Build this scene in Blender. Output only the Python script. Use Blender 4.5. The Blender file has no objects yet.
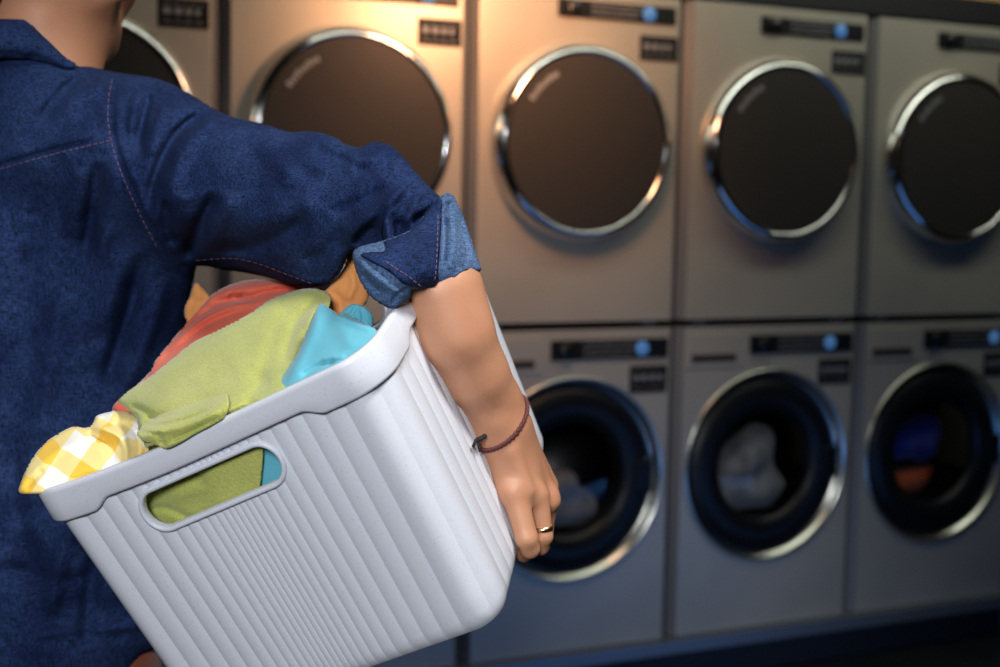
import bpy, bmesh, math, random
import numpy as np
from mathutils import Matrix, Vector
random.seed(4)
RNG = np.random.default_rng(7)
SC = bpy.context.scene
COL = SC.collection

# ------------------------------------------------------------------ helpers
def lin(c):
    return tuple(((x / 255) / 12.92 if x / 255 <= .04045 else ((x / 255 + .055) / 1.055) ** 2.4) for x in c) + (1,)

def put(o, parent=None):
    COL.objects.link(o)
    if parent: o.parent = parent
    return o

def empty(name, label, cat, loc=(0, 0, 0), group=None):
    o = bpy.data.objects.new(name, None); put(o)
    o.location = loc; o.empty_display_size = .1
    tag(o, label, cat, group)
    return o

def tag(o, label=None, cat=None, group=None, kind=None):
    if label: o['label'] = label
    if cat: o['category'] = cat
    if group: o['group'] = group
    if kind: o['kind'] = kind
    return o

def mesh_obj(name, V, F, m, parent=None, smooth=True, offset=(0, 0, 0)):
    me = bpy.data.meshes.new(name)
    V = np.asarray(V, float) - np.asarray(offset)
    me.from_pydata([tuple(v) for v in V], [], [tuple(int(i) for i in f) for f in F])
    me.validate(); me.update()
    if m: me.materials.append(m)
    if smooth: me.polygons.foreach_set('use_smooth', [True] * len(me.polygons))
    o = bpy.data.objects.new(name, me); put(o, parent)
    return o

def bm_obj(name, bm, m, parent=None, smooth=False, bevel=0, seg=2):
    me = bpy.data.meshes.new(name)
    bmesh.ops.recalc_face_normals(bm, faces=bm.faces)
    bm.to_mesh(me); bm.free()
    if m: me.materials.append(m)
    if smooth: me.polygons.foreach_set('use_smooth', [True] * len(me.polygons))
    o = bpy.data.objects.new(name, me); put(o, parent)
    if bevel:
        b = o.modifiers.new('bevel', 'BEVEL'); b.width = bevel; b.segments = seg; b.limit_method = 'ANGLE'
    return o

def box(bm, x0, x1, y0, y1, z0, z1):
    vs = [bm.verts.new((x, y, z)) for z in (z0, z1) for x, y in ((x0, y0), (x1, y0), (x1, y1), (x0, y1))]
    for f in ((0, 3, 2, 1), (4, 5, 6, 7), (0, 1, 5, 4), (1, 2, 6, 5), (2, 3, 7, 6), (3, 0, 4, 7)):
        bm.faces.new([vs[i] for i in f])

def revolve(prof, cx, cz, n=96):
    """profile of (radius, y) around the y axis through (cx, cz)"""
    V = []; F = []; m = len(prof)
    for k in range(n):
        a = 2 * math.pi * k / n
        for r, y in prof: V.append((cx + r * math.cos(a), y, cz + r * math.sin(a)))
    for k in range(n):
        k2 = (k + 1) % n
        for j in range(m - 1):
            F.append((k * m + j, k * m + j + 1, k2 * m + j + 1, k2 * m + j))
    return V, F

# ------------------------------------------------------------------ materials
def mat(name, col=(.5, .5, .5, 1), rough=.5, metal=0, **kw):
    m = bpy.data.materials.new(name); m.use_nodes = True
    b = m.node_tree.nodes['Principled BSDF']
    b.inputs['Base Color'].default_value = col
    b.inputs['Roughness'].default_value = rough
    b.inputs['Metallic'].default_value = metal
    for k, v in kw.items():
        b.inputs[k.replace('_', ' ')].default_value = v
    return m

def N(m, t, **kw):
    n = m.node_tree.nodes.new(t)
    for k, v in kw.items(): setattr(n, k, v)
    return n
def Lk(m, a, b): m.node_tree.links.new(a, b)
def BS(m): return m.node_tree.nodes['Principled BSDF']

def noise_mix(m, c1, c2, scale=20, detail=4, coord='Object', stretch=(1, 1, 1), lo=.35, hi=.65, bump=0, bdist=.001):
    tc = N(m, 'ShaderNodeTexCoord'); mp = N(m, 'ShaderNodeMapping'); mp.inputs['Scale'].default_value = stretch
    no = N(m, 'ShaderNodeTexNoise'); no.inputs['Scale'].default_value = scale; no.inputs['Detail'].default_value = detail
    cr = N(m, 'ShaderNodeValToRGB')
    cr.color_ramp.elements[0].position = lo; cr.color_ramp.elements[0].color = c1
    cr.color_ramp.elements[1].position = hi; cr.color_ramp.elements[1].color = c2
    Lk(m, tc.outputs[coord], mp.inputs[0]); Lk(m, mp.outputs[0], no.inputs['Vector']); Lk(m, no.outputs['Fac'], cr.inputs[0])
    Lk(m, cr.outputs[0], BS(m).inputs['Base Color'])
    if bump:
        bp = N(m, 'ShaderNodeBump'); bp.inputs['Strength'].default_value = bump; bp.inputs['Distance'].default_value = bdist
        Lk(m, no.outputs['Fac'], bp.inputs['Height']); Lk(m, bp.outputs[0], BS(m).inputs['Normal'])
    return cr

def cloth_mat(name, c1, c2, weave=1400, sheen=.3, grain=.25, slub=.5):
    """woven fabric: base tone variation, thread grain, slubs"""
    m = mat(name, c1, .9)
    b = BS(m); b.inputs['Sheen Weight'].default_value = sheen; b.inputs['Sheen Roughness'].default_value = .5
    b.inputs['Specular IOR Level'].default_value = .15
    tc = N(m, 'ShaderNodeTexCoord')
    n1 = N(m, 'ShaderNodeTexNoise'); n1.inputs['Scale'].default_value = 14; n1.inputs['Detail'].default_value = 3
    mpa = N(m, 'ShaderNodeMapping'); mpa.inputs['Scale'].default_value = (weave, weave, weave * .12); mpa.inputs['Rotation'].default_value = (.1, .3, .2)
    mpb = N(m, 'ShaderNodeMapping'); mpb.inputs['Scale'].default_value = (weave * .12, weave * .5, weave); mpb.inputs['Rotation'].default_value = (.1, .3, .2)
    na = N(m, 'ShaderNodeTexNoise'); nb = N(m, 'ShaderNodeTexNoise')
    for n in (na, nb): n.inputs['Scale'].default_value = 1; n.inputs['Detail'].default_value = 2
    Lk(m, tc.outputs['Object'], n1.inputs['Vector'])
    Lk(m, tc.outputs['Object'], mpa.inputs[0]); Lk(m, tc.outputs['Object'], mpb.inputs[0])
    Lk(m, mpa.outputs[0], na.inputs['Vector']); Lk(m, mpb.outputs[0], nb.inputs['Vector'])
    ad = N(m, 'ShaderNodeMath', operation='ADD'); Lk(m, na.outputs['Fac'], ad.inputs[0]); Lk(m, nb.outputs['Fac'], ad.inputs[1])
    mr = N(m, 'ShaderNodeMapRange'); mr.inputs[1].default_value = .65; mr.inputs[2].default_value = 1.35
    mr.inputs[3].default_value = 1 - grain; mr.inputs[4].default_value = 1 + grain
    Lk(m, ad.outputs[0], mr.inputs[0])
    mx = N(m, 'ShaderNodeMix', data_type='RGBA'); mx.inputs[6].default_value = c1; mx.inputs[7].default_value = c2
    rp = N(m, 'ShaderNodeMapRange'); rp.inputs[1].default_value = .35; rp.inputs[2].default_value = .65
    Lk(m, n1.outputs['Fac'], rp.inputs[0]); Lk(m, rp.outputs[0], mx.inputs[0])
    sc = N(m, 'ShaderNodeVectorMath', operation='SCALE'); Lk(m, mx.outputs[2], sc.inputs[0]); Lk(m, mr.outputs[0], sc.inputs['Scale'])
    Lk(m, sc.outputs[0], b.inputs['Base Color'])
    bp = N(m, 'ShaderNodeBump'); bp.inputs['Strength'].default_value = slub; bp.inputs['Distance'].default_value = .0006
    Lk(m, ad.outputs[0], bp.inputs['Height']); Lk(m, bp.outputs[0], b.inputs['Normal'])
    m['color_socket'] = sc.name
    return m

M = {}
M['denim'] = cloth_mat('denim', lin((18, 32, 66)), lin((32, 49, 86)), 1000, sheen=.0, grain=1.0, slub=.9)
M['denim_light'] = cloth_mat('denim_underside', lin((62, 84, 118)), lin((74, 96, 128)), 1000, sheen=.02, grain=.8, slub=.5)
M['stitch'] = mat('stitch_thread', lin((112, 84, 110)), .8)
M['green'] = cloth_mat('green_cloth', lin((178, 180, 98)), lin((160, 168, 84)), 900, sheen=.25, grain=.16, slub=1.0)
M['blue'] = cloth_mat('sky_blue_cloth', lin((88, 164, 184)), lin((98, 174, 192)), 2000, sheen=.2, grain=.05, slub=.2)
M['coral'] = cloth_mat('coral_cloth', lin((196, 80, 58)), lin((210, 108, 86)), 2000, sheen=.2, grain=.05, slub=.2)
M['orange'] = cloth_mat('orange_cloth', lin((214, 142, 82)), lin((222, 150, 88)), 2000, sheen=.2, grain=.05, slub=.2)
M['rust'] = cloth_mat('rust_trousers', lin((120, 58, 34)), lin((132, 66, 40)), 900)
M['shoe'] = mat('shoe_leather', lin((50, 38, 30)), .5)
M['sole'] = mat('shoe_sole', lin((190, 185, 175)), .7)

def gingham():
    m = mat('yellow_gingham', lin((238, 206, 92)), .85)
    b = BS(m); b.inputs['Sheen Weight'].default_value = .2; b.inputs['Specular IOR Level'].default_value = .15
    uv = N(m, 'ShaderNodeUVMap'); uv.uv_map = 'UVMap'
    mp = N(m, 'ShaderNodeMapping'); mp.inputs['Rotation'].default_value = (0, 0, math.radians(-35)); mp.inputs['Scale'].default_value = (1, 1, 1)
    Lk(m, uv.outputs[0], mp.inputs[0])
    sp = N(m, 'ShaderNodeSeparateXYZ'); Lk(m, mp.outputs[0], sp.inputs[0])
    outs = []
    for k in (0, 1):
        fr = N(m, 'ShaderNodeMath', operation='FRACT'); Lk(m, sp.outputs[k], fr.inputs[0])
        gt = N(m, 'ShaderNodeMapRange'); gt.inputs[1].default_value = .49; gt.inputs[2].default_value = .51; Lk(m, fr.outputs[0], gt.inputs[0])
        outs.append(gt)
    ad = N(m, 'ShaderNodeMath', operation='ADD'); Lk(m, outs[0].outputs[0], ad.inputs[0]); Lk(m, outs[1].outputs[0], ad.inputs[1])
    hv = N(m, 'ShaderNodeMath', operation='MULTIPLY'); hv.inputs[1].default_value = .5; Lk(m, ad.outputs[0], hv.inputs[0])
    cr = N(m, 'ShaderNodeValToRGB'); e = cr.color_ramp.elements
    e[0].position = 0; e[0].color = lin((226, 224, 216)); e[1].position = 1; e[1].color = lin((230, 186, 66))
    x = e.new(.5); x.color = lin((230, 208, 136))
    Lk(m, hv.outputs[0], cr.inputs[0]); Lk(m, cr.outputs[0], b.inputs['Base Color'])
    return m
M['gingham'] = gingham()

def plastic():
    m = mat('speckled_plastic', lin((205, 209, 218)), .42)
    tc = N(m, 'ShaderNodeTexCoord'); vo = N(m, 'ShaderNodeTexNoise'); vo.inputs['Scale'].default_value = 1000; vo.inputs['Detail'].default_value = 1
    cr = N(m, 'ShaderNodeValToRGB'); e = cr.color_ramp.elements
    e[0].position = .66; e[0].color = lin((208, 211, 220)); e[1].position = .74; e[1].color = lin((184, 178, 176))
    Lk(m, tc.outputs['Object'], vo.inputs['Vector']); Lk(m, vo.outputs['Fac'], cr.inputs[0]); Lk(m, cr.outputs[0], BS(m).inputs['Base Color'])
    BS(m).inputs['Subsurface Weight'].default_value = .0
    return m
M['plastic'] = plastic()

def skin():
    m = mat('skin', lin((190, 138, 108)), .48)
    b = BS(m); b.inputs['Subsurface Weight'].default_value = .12; b.inputs['Subsurface Radius'].default_value = (.012, .005, .003)
    b.inputs['Subsurface Scale'].default_value = .6
    noise_mix(m, lin((180, 125, 95)), lin((190, 137, 105)), 22, 4, lo=.3, hi=.7)
    n2 = N(m, 'ShaderNodeTexNoise'); n2.inputs['Scale'].default_value = 500; n2.inputs['Detail'].default_value = 3
    tc = N(m, 'ShaderNodeTexCoord'); Lk(m, tc.outputs['Object'], n2.inputs['Vector'])
    bp = N(m, 'ShaderNodeBump'); bp.inputs['Strength'].default_value = .25; bp.inputs['Distance'].default_value = .0006
    Lk(m, n2.outputs['Fac'], bp.inputs['Height']); Lk(m, bp.outputs[0], b.inputs['Normal'])
    return m
M['skin'] = skin()
M['lips'] = mat('lips', lin((176, 96, 88)), .45)
M['eye'] = mat('eye_white', lin((235, 230, 225)), .2)
M['iris'] = mat('iris', lin((70, 45, 28)), .2)
M['hair'] = mat('hair', lin((52, 32, 20)), .5)
noise_mix(M['hair'], lin((34, 21, 14)), lin((78, 50, 30)), 60, 5, stretch=(6, 6, .6), bump=.6)
M['bracelet'] = mat('bracelet_cord', lin((92, 44, 44)), .7)
M['cord_dark'] = mat('dark_cord', lin((26, 22, 26)), .8)
M['gold'] = mat('pale_gold', lin((235, 200, 160)), .28, 1)

def steel():
    m = mat('painted_steel', lin((168, 160, 146)), .42, .35)
    noise_mix(m, lin((164, 157, 144)), lin((174, 166, 151)), 3, 2, stretch=(1, 1, 1))
    return m
M['steel'] = steel()
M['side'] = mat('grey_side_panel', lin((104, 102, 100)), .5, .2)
M['gap'] = mat('dark_gap', lin((14, 15, 17)), .7)
M['chrome'] = mat('chrome', lin((215, 215, 212)), .13, 1)
M['satin'] = mat('satin_ring', lin((200, 200, 190)), .28, 1)
M['door_glass'] = mat('dark_door_glass', lin((50, 47, 44)), .5, Specular_IOR_Level=.18)
M['door_black'] = mat('black_door_plastic', lin((10, 12, 16)), .42, Specular_IOR_Level=.3)
M['panel'] = mat('control_panel_black', lin((15, 16, 18)), .5, Specular_IOR_Level=.3)
M['knob'] = mat('knob_black', lin((12, 12, 14)), .35)
M['print'] = mat('panel_print_grey', lin((130, 130, 130)), .6)
M['sticker'] = mat('black_sticker', lin((10, 11, 12)), .7, Specular_IOR_Level=.2)
M['sticker_white'] = mat('sticker_white_print', lin((120, 120, 122)), .6)
M['drawer'] = mat('drawer_slot_brown', lin((52, 42, 36)), .5)
M['drum'] = mat('drum_steel', lin((84, 84, 86)), .35, 1)
M['drum_dark'] = mat('drum_dark', lin((18, 19, 22)), .4, .4)
M['display'] = mat('blue_display', lin((60, 110, 170)), .3)
BS(M['display']).inputs['Emission Color'].default_value = lin((110, 165, 225)); BS(M['display']).inputs['Emission Strength'].default_value = .22
M['trim'] = mat('kick_trim_metal', lin((150, 155, 160)), .35, .8)
M['black'] = mat('soffit_black', lin((16, 17, 20)), .5)

def grille():
    m = mat('kick_grille', lin((12, 14, 18)), .5)
    tc = N(m, 'ShaderNodeTexCoord'); br = N(m, 'ShaderNodeTexBrick')
    br.inputs['Color1'].default_value = lin((14, 16, 20)); br.inputs['Color2'].default_value = lin((12, 14, 18)); br.inputs['Mortar'].default_value = lin((30, 36, 46))
    br.inputs['Scale'].default_value = 40; br.offset = 0; br.inputs['Mortar Size'].default_value = .06; br.inputs['Brick Width'].default_value = .5; br.inputs['Row Height'].default_value = .5
    mp = N(m, 'ShaderNodeMapping'); mp.inputs['Rotation'].default_value = (math.pi / 2, 0, 0)
    Lk(m, tc.outputs['Object'], mp.inputs[0]); Lk(m, mp.outputs[0], br.inputs['Vector']); Lk(m, br.outputs[0], BS(m).inputs['Base Color'])
    return m
M['grille'] = grille()
M['wood'] = mat('wood_panel', lin((196, 150, 96)), .5); noise_mix(M['wood'], lin((176, 128, 78)), lin((206, 160, 104)), 6, 5, stretch=(1, 1, 9))
M['wall'] = mat('wall_paint', lin((120, 118, 112)), .8); noise_mix(M['wall'], lin((112, 110, 105)), lin((124, 122, 116)), 4, 4)
M['ceiling'] = mat('ceiling_paint', lin((110, 110, 110)), .85); noise_mix(M['ceiling'], lin((104, 104, 104)), lin((114, 114, 114)), 4, 4)
def tiles():
    m = mat('dark_floor_tile', lin((24, 26, 30)), .35)
    tc = N(m, 'ShaderNodeTexCoord'); br = N(m, 'ShaderNodeTexBrick'); br.offset = 0
    br.inputs['Color1'].default_value = lin((26, 28, 32)); br.inputs['Color2'].default_value = lin((20, 22, 26)); br.inputs['Mortar'].default_value = lin((40, 42, 46))
    br.inputs['Scale'].default_value = 2.5; br.inputs['Mortar Size'].default_value = .01; br.inputs['Brick Width'].default_value = .5; br.inputs['Row Height'].default_value = .5
    Lk(m, tc.outputs['Object'], br.inputs['Vector']); Lk(m, br.outputs[0], BS(m).inputs['Base Color'])
    return m
M['floor'] = tiles()
def thin_glass():
    m = bpy.data.materials.new('washer_window_glass'); m.use_nodes = True; nt = m.node_tree
    nt.nodes.remove(BS(m)); out = [n for n in nt.nodes if n.type == 'OUTPUT_MATERIAL'][0]
    t = N(m, 'ShaderNodeBsdfTransparent'); t.inputs[0].default_value = (.9, .9, .9, 1)
    g = N(m, 'ShaderNodeBsdfGlossy'); g.inputs[0].default_value = (.22, .22, .22, 1); g.inputs['Roughness'].default_value = .05
    f = N(m, 'ShaderNodeFresnel'); f.inputs[0].default_value = 1.45
    mx = N(m, 'ShaderNodeMixShader'); Lk(m, f.outputs[0], mx.inputs[0]); Lk(m, t.outputs[0], mx.inputs[1]); Lk(m, g.outputs[0], mx.inputs[2])
    Lk(m, mx.outputs[0], out.inputs[0]); return m
M['glass'] = thin_glass()

# ------------------------------------------------------------------ camera
ZM = 1.12                     # height of the joint between washers and dryers
W = .686                      # machine width
FPX = 1328.479
yaw, pitch, roll = .422016505, -.0946846321, .0176010873
C0 = np.array([-.742957446, -3.40870843, .339884713 + ZM])
fw = np.array([math.sin(yaw) * math.cos(pitch), math.cos(yaw) * math.cos(pitch), math.sin(pitch)])
r0 = np.array([math.cos(yaw), -math.sin(yaw), 0.]); u0 = np.cross(r0, fw)
rt = r0 * math.cos(roll) + u0 * math.sin(roll); up = -r0 * math.sin(roll) + u0 * math.cos(roll)
BAS = np.stack([rt, up, fw], 1)       # columns
def cw(px, py, Z):
    """world point at photo position px, py and distance Z in front of the camera"""
    px = np.asarray(px, float); py = np.asarray(py, float); Z = np.asarray(Z, float)
    c = np.stack([(px - 500) / FPX * Z, (333.5 - py) / FPX * Z, Z], -1)
    return c @ BAS.T + C0
def c2w(c): return np.asarray(c) @ BAS.T + C0

cam = bpy.data.cameras.new('camera'); co = bpy.data.objects.new('camera', cam); put(co)
mw = Matrix.Identity(4)
for i in range(3):
    mw[i][0] = rt[i]; mw[i][1] = up[i]; mw[i][2] = -fw[i]; mw[i][3] = C0[i]
co.matrix_world = mw
cam.sensor_width = 36; cam.lens = FPX * 36 / 1000
cam.dof.use_dof = True; cam.dof.focus_distance = 1.06; cam.dof.aperture_fstop = 5.4
cam.clip_start = .02
SC.camera = co

# ------------------------------------------------------------------ room
def structure(name, x0, x1, y0, y1, z0, z1, m):
    bm = bmesh.new(); box(bm, x0, x1, y0, y1, z0, z1)
    o = bm_obj(name, bm, m); o['kind'] = 'structure'; return o
XL, XR, YB, H = -2.6, 4.6, -5.6, 2.9
structure('floor', XL, XR, YB, .8, -.1, 0, M['floor'])
structure('ceiling', XL, XR, YB, .8, H, H + .1, M['ceiling'])
structure('wall_left', XL - .1, XL, YB, .8, 0, H, M['wall'])
structure('wall_right', XR, XR + .1, YB, .8, 0, H, M['wall'])
structure('wall_front', XL, XR, YB - .1, YB, 0, H, M['wall'])
structure('wall_back', XL, XR, .8, .9, 0, H, M['wall'])
TOP = ZM + .962
structure('trim_1', XL, XR, .0, .78, TOP + .003, TOP + .083, M['black'])        # black soffit over the machines
structure('trim_2', XL, XR, .03, .78, TOP + .083, H - .002, M['wood'])           # wood panelling above it
bm = bmesh.new(); box(bm, XL, -W - .02, .02, .78, 0, TOP); o = bm_obj('trim_3', bm, M['wall']); o['kind'] = 'structure'
bm = bmesh.new(); box(bm, 4 * W + .02, XR, .02, .78, 0, TOP); o = bm_obj('trim_4', bm, M['wall']); o['kind'] = 'structure'
structure('trim_5', -W, 4 * W, -.03, .76, ZM - 1.009, ZM - .969, M['trim'])      # metal kick trim
structure('baseboard_back', -W, 4 * W, .02, .76, .0, ZM - 1.0095, M['grille'])   # dark grille under the machines

# ------------------------------------------------------------------ machines
CH = .022; CD = .02; GAP = .006; DEP = .72
def cabinet(z0, z1, hole=None):
    """front panel with chamfered upright edges; optional round door opening; box body behind"""
    bm = bmesh.new()
    x0, x1 = GAP / 2, W - GAP / 2
    if hole is None: box(bm, x0, x1, CD, DEP, z0, z1)
    else:
        c_ = [bm.verts.new((x, y, z)) for z in (z0, z1) for x, y in ((x0, CD), (x1, CD), (x1, DEP), (x0, DEP))]
        for f in ((0, 3, 2, 1), (4, 5, 6, 7), (1, 2, 6, 5), (2, 3, 7, 6), (3, 0, 4, 7)): bm.faces.new([c_[i] for i in f])
    fx0, fx1 = x0 + CH, x1 - CH
    if hole is None:
        v = [bm.verts.new(p) for p in ((fx0, 0, z0), (fx1, 0, z0), (fx1, 0, z1), (fx0, 0, z1))]; bm.faces.new(v)
    else:
        cx, cz, R = hole; n = 96
        ci = []; ri = []
        for k in range(n):
            a = 2 * math.pi * k / n; c, s = math.cos(a), math.sin(a)
            ci.append(bm.verts.new((cx + R * c, 0, cz + R * s)))
            tx = ((fx1 - cx) if c > 0 else (cx - fx0)) / max(abs(c), 1e-9)
            tz = ((z1 - cz) if s > 0 else (cz - z0)) / max(abs(s), 1e-9)
            t = min(tx, tz); ri.append(bm.verts.new((cx + t * c, 0, cz + t * s)))
        for k in range(n):
            bm.faces.new((ci[k], ci[(k + 1) % n], ri[(k + 1) % n], ri[k]))
        # corner fills
        for (X, Z) in ((fx0, z0), (fx1, z0), (fx1, z1), (fx0, z1)):
            cor = bm.verts.new((X, 0, Z))
            best = sorted(range(n), key=lambda k: math.atan2(Z - cz, X - cx) % (2 * math.pi) - (2 * math.pi * k / n) if (math.atan2(Z - cz, X - cx) % (2 * math.pi) - (2 * math.pi * k / n)) >= 0 else 99)[0]
            bm.faces.new((ri[best], ri[(best + 1) % n], cor))
    # chamfers and top/bottom returns
    for sx, fx in ((x0, fx0), (x1, fx1)):
        bm.faces.new([bm.verts.new(p) for p in ((sx, CD, z0), (fx, 0, z0), (fx, 0, z1), (sx, CD, z1))])
    for z in (z0, z1):
        bm.faces.new([bm.verts.new(p) for p in ((x0, CD, z), (fx0, 0, z), (fx1, 0, z), (x1, CD, z))])
    bmesh.ops.remove_doubles(bm, verts=bm.verts, dist=1e-5)
    return bm

def small_box(name, x0, x1, z0, z1, y0, y1, m, parent, bev=.002):
    bm = bmesh.new(); box(bm, x0, x1, y0, y1, z0, z1); return bm_obj(name, bm, m, parent, bevel=bev)
def rod(name, cx, cz, R, y0, y1, m, parent, n=32):
    V, F = revolve([(0.0001, y0), (R * .9, y0), (R, y0 + .003), (R, y1)], cx, cz, n)
    return mesh_obj(name, V, F, m, parent)

def panel_parts(p, x0, x1, z0, z1, disp_u):
    pn = small_box('control_panel', x0, x1, z0, z1, -.006, .004, M['panel'], p)
    rod('knob', x0 + .045, (z0 + z1) / 2, .021, -.022, -.005, M['knob'], pn)
    rod('round_display', disp_u, (z0 + z1) / 2, .022, -.011, -.005, M['display'], pn)
    bm = bmesh.new()
    for r in range(3):
        x = x0 + .105
        while x < disp_u - .035:
            w = random.uniform(.006, .018); zz = z0 + .013 + r * (z1 - z0 - .022) / 2
            box(bm, x, x + w, -.0075, -.0055, zz - .002, zz + .002); x += w + .006
    bm_obj('panel_print', bm, M['print'], pn)
def sticker_parts(p, x0, x1, z0, z1):
    st = small_box('notice_sticker', x0, x1, z0, z1, -.0025, .002, M['sticker'], p, .0005)
    bm = bmesh.new(); h = z1 - z0
    for fz, hh in ((.82, .003), (.56, .016), (.20, .003)):
        x = x0 + .012
        while x < x1 - .016:
            w = min(random.uniform(.008, .02), x1 - .01 - x); zz = z0 + h * fz
            box(bm, x, x + w, -.0035, -.0022, zz - hh / 2, zz + hh / 2); x += w + .009
    bm_obj('sticker_print', bm, M['sticker_white'], st)

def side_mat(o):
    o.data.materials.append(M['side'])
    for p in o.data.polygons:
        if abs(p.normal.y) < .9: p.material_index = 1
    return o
def make_dryer():
    p = empty('tumble_dryer', 'x', 'dryer')
    z0, z1 = .012, .957
    side_mat(bm_obj('cabinet', cabinet(z0, z1), M['steel'], p, bevel=.002))
    panel_parts(p, .262, .646, .878, .928, .555)
    sticker_parts(p, .530, .656, .772, .844)
    cx, cz = W / 2, .525
    V, F = revolve([(.286, .002), (.286, -.006), (.281, -.022), (.272, -.042), (.262, -.052), (.252, -.054), (.248, -.048)], cx, cz, 128)
    rg = mesh_obj('door_ring', V, F, M['chrome'], p)
    V, F = revolve([(.2495, -.049), (.2, -.052), (.12, -.055), (.0001, -.056)], cx, cz, 128)
    dg = mesh_obj('door_glass', V, F, M['door_glass'], p)
    # small lettering-like mark following the glass edge, upper left
    bm = bmesh.new()
    for k in range(9):
        a = math.radians(147 - k * 3.4); r1, r2 = .207, .221 + (.004 if k % 3 == 0 else 0)
        d = math.radians(1.1); y = -.0535
        bm.faces.new([bm.verts.new((cx + r * math.cos(t), y, cz + r * math.sin(t))) for r, t in ((r1, a - d), (r2, a - d), (r2, a + d), (r1, a + d))])
    bm_obj('door_mark', bm, M['print'], dg)
    for fx in (.09, W - .09):
        small_box('foot', fx - .02, fx + .02, -.0045, .0125, .012, .05, M['trim'], p, .001)
    return p
def make_washer():
    p = empty('washing_machine', 'x', 'washing machine')
    z0, z1 = -.966, -.010
    cx, cz = W / 2, -.452
    side_mat(bm_obj('cabinet', cabinet(z0, z1, (cx, cz, .302)), M['steel'], p))
    panel_parts(p, .262, .652, -.098, -.040, .562)
    sticker_parts(p, .525, .652, -.203, -.122)
    dr = small_box('detergent_drawer', .035, .235, -.135, -.03, -.004, .006, M['steel'], p)
    small_box('drawer_handle', .05, .21, -.117, -.094, -.007, -.002, M['drawer'], dr)
    V, F = revolve([(.306, -.001), (.304, -.007), (.297, -.006), (.290, .004), (.281, .018), (.277, .019)], cx, cz, 128)
    mesh_obj('door_ring', V, F, M['satin'], p)
    V, F = revolve([(.2775, .018), (.27, .008), (.24, -.004), (.205, -.004), (.185, .004), (.172, .014), (.166, .03)], cx, cz, 128)
    mesh_obj('door_frame', V, F, M['door_black'], p)
    V, F = revolve([(.168, .018), (.14, .012), (.09, .006), (.04, .004), (.0001, .003)], cx, cz, 96)
    mesh_obj('door_window', V, F, M['glass'], p)
    # drum with lifters
    V, F = revolve([(.166, .03), (.17, .07), (.20, .09), (.246, .10)], cx, cz, 96)
    mesh_obj('rubber_gasket', V, F, M['gap'], p)
    V, F = revolve([(.246, .10), (.25, .14), (.25, .45), (.0001, .46)], cx, cz, 96)
    dm = mesh_obj('drum', V, F, M['drum'], p)
    for k in range(3):
        a = math.radians(70 + 120 * k)
        bm = bmesh.new(); box(bm, .19, .249, .14, .43, -.02, .02)
        bmesh.ops.rotate(bm, verts=bm.verts, cent=(0, 0, 0), matrix=Matrix.Rotation(-a, 3, 'Y'))
        bmesh.ops.translate(bm, verts=bm.verts, vec=(cx, 0, cz))
        bm_obj('drum_lifter', bm, M['drum'], dm, bevel=.008)
    # handle on the right of the door
    small_box('door_handle', cx + .205, cx + .262, cz - .05, cz + .05, -.016, .0, M['door_black'], p, .006)
    return p

def copy_tree(o, parent=None):
    c = o.copy(); COL.objects.link(c); c.parent = parent
    for ch in list(o.children): copy_tree(ch, c)
    return c
dry0 = make_dryer(); was0 = make_washer()
dl = {-1: 'beige front-loading dryer on the far left, partly behind the person\'s head',
      0: 'upper beige dryer whose dark round door is partly behind the raised denim sleeve',
      1: 'upper beige dryer in the warm glow, whole dark round door visible right of the cuff',
      2: 'upper grey-beige dryer, third whole column counting from the person\'s elbow side, fully dark door',
      3: 'upper dryer at the right edge of the photo, its door cut by the frame'}
dl[2] = 'upper dryer between the warm-lit one beside the cuff and the one at the right edge'
wl = {-1: 'lower washing machine at the far left, hidden behind the person\'s back',
      0: 'lower washing machine hidden behind the basket and the person\'s arm',
      1: 'lower washing machine right behind the hand, its round door half covered by it',
      2: 'lower washing machine with grey laundry behind its whole round door',
      3: 'lower washing machine at the right edge with blue and orange laundry inside'}
for i in (-1, 0, 1, 2, 3):
    o = dry0 if i == -1 else copy_tree(dry0)
    o.location = (i * W, 0, ZM); o['label'] = dl[i]; o['group'] = 'dryers in the upper row'
    if i >= 0 or True:
        o = was0 if i == -1 else copy_tree(was0)
        o.location = (i * W, 0, ZM); o['label'] = wl[i]; o['group'] = 'washing machines in the lower row'

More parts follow.
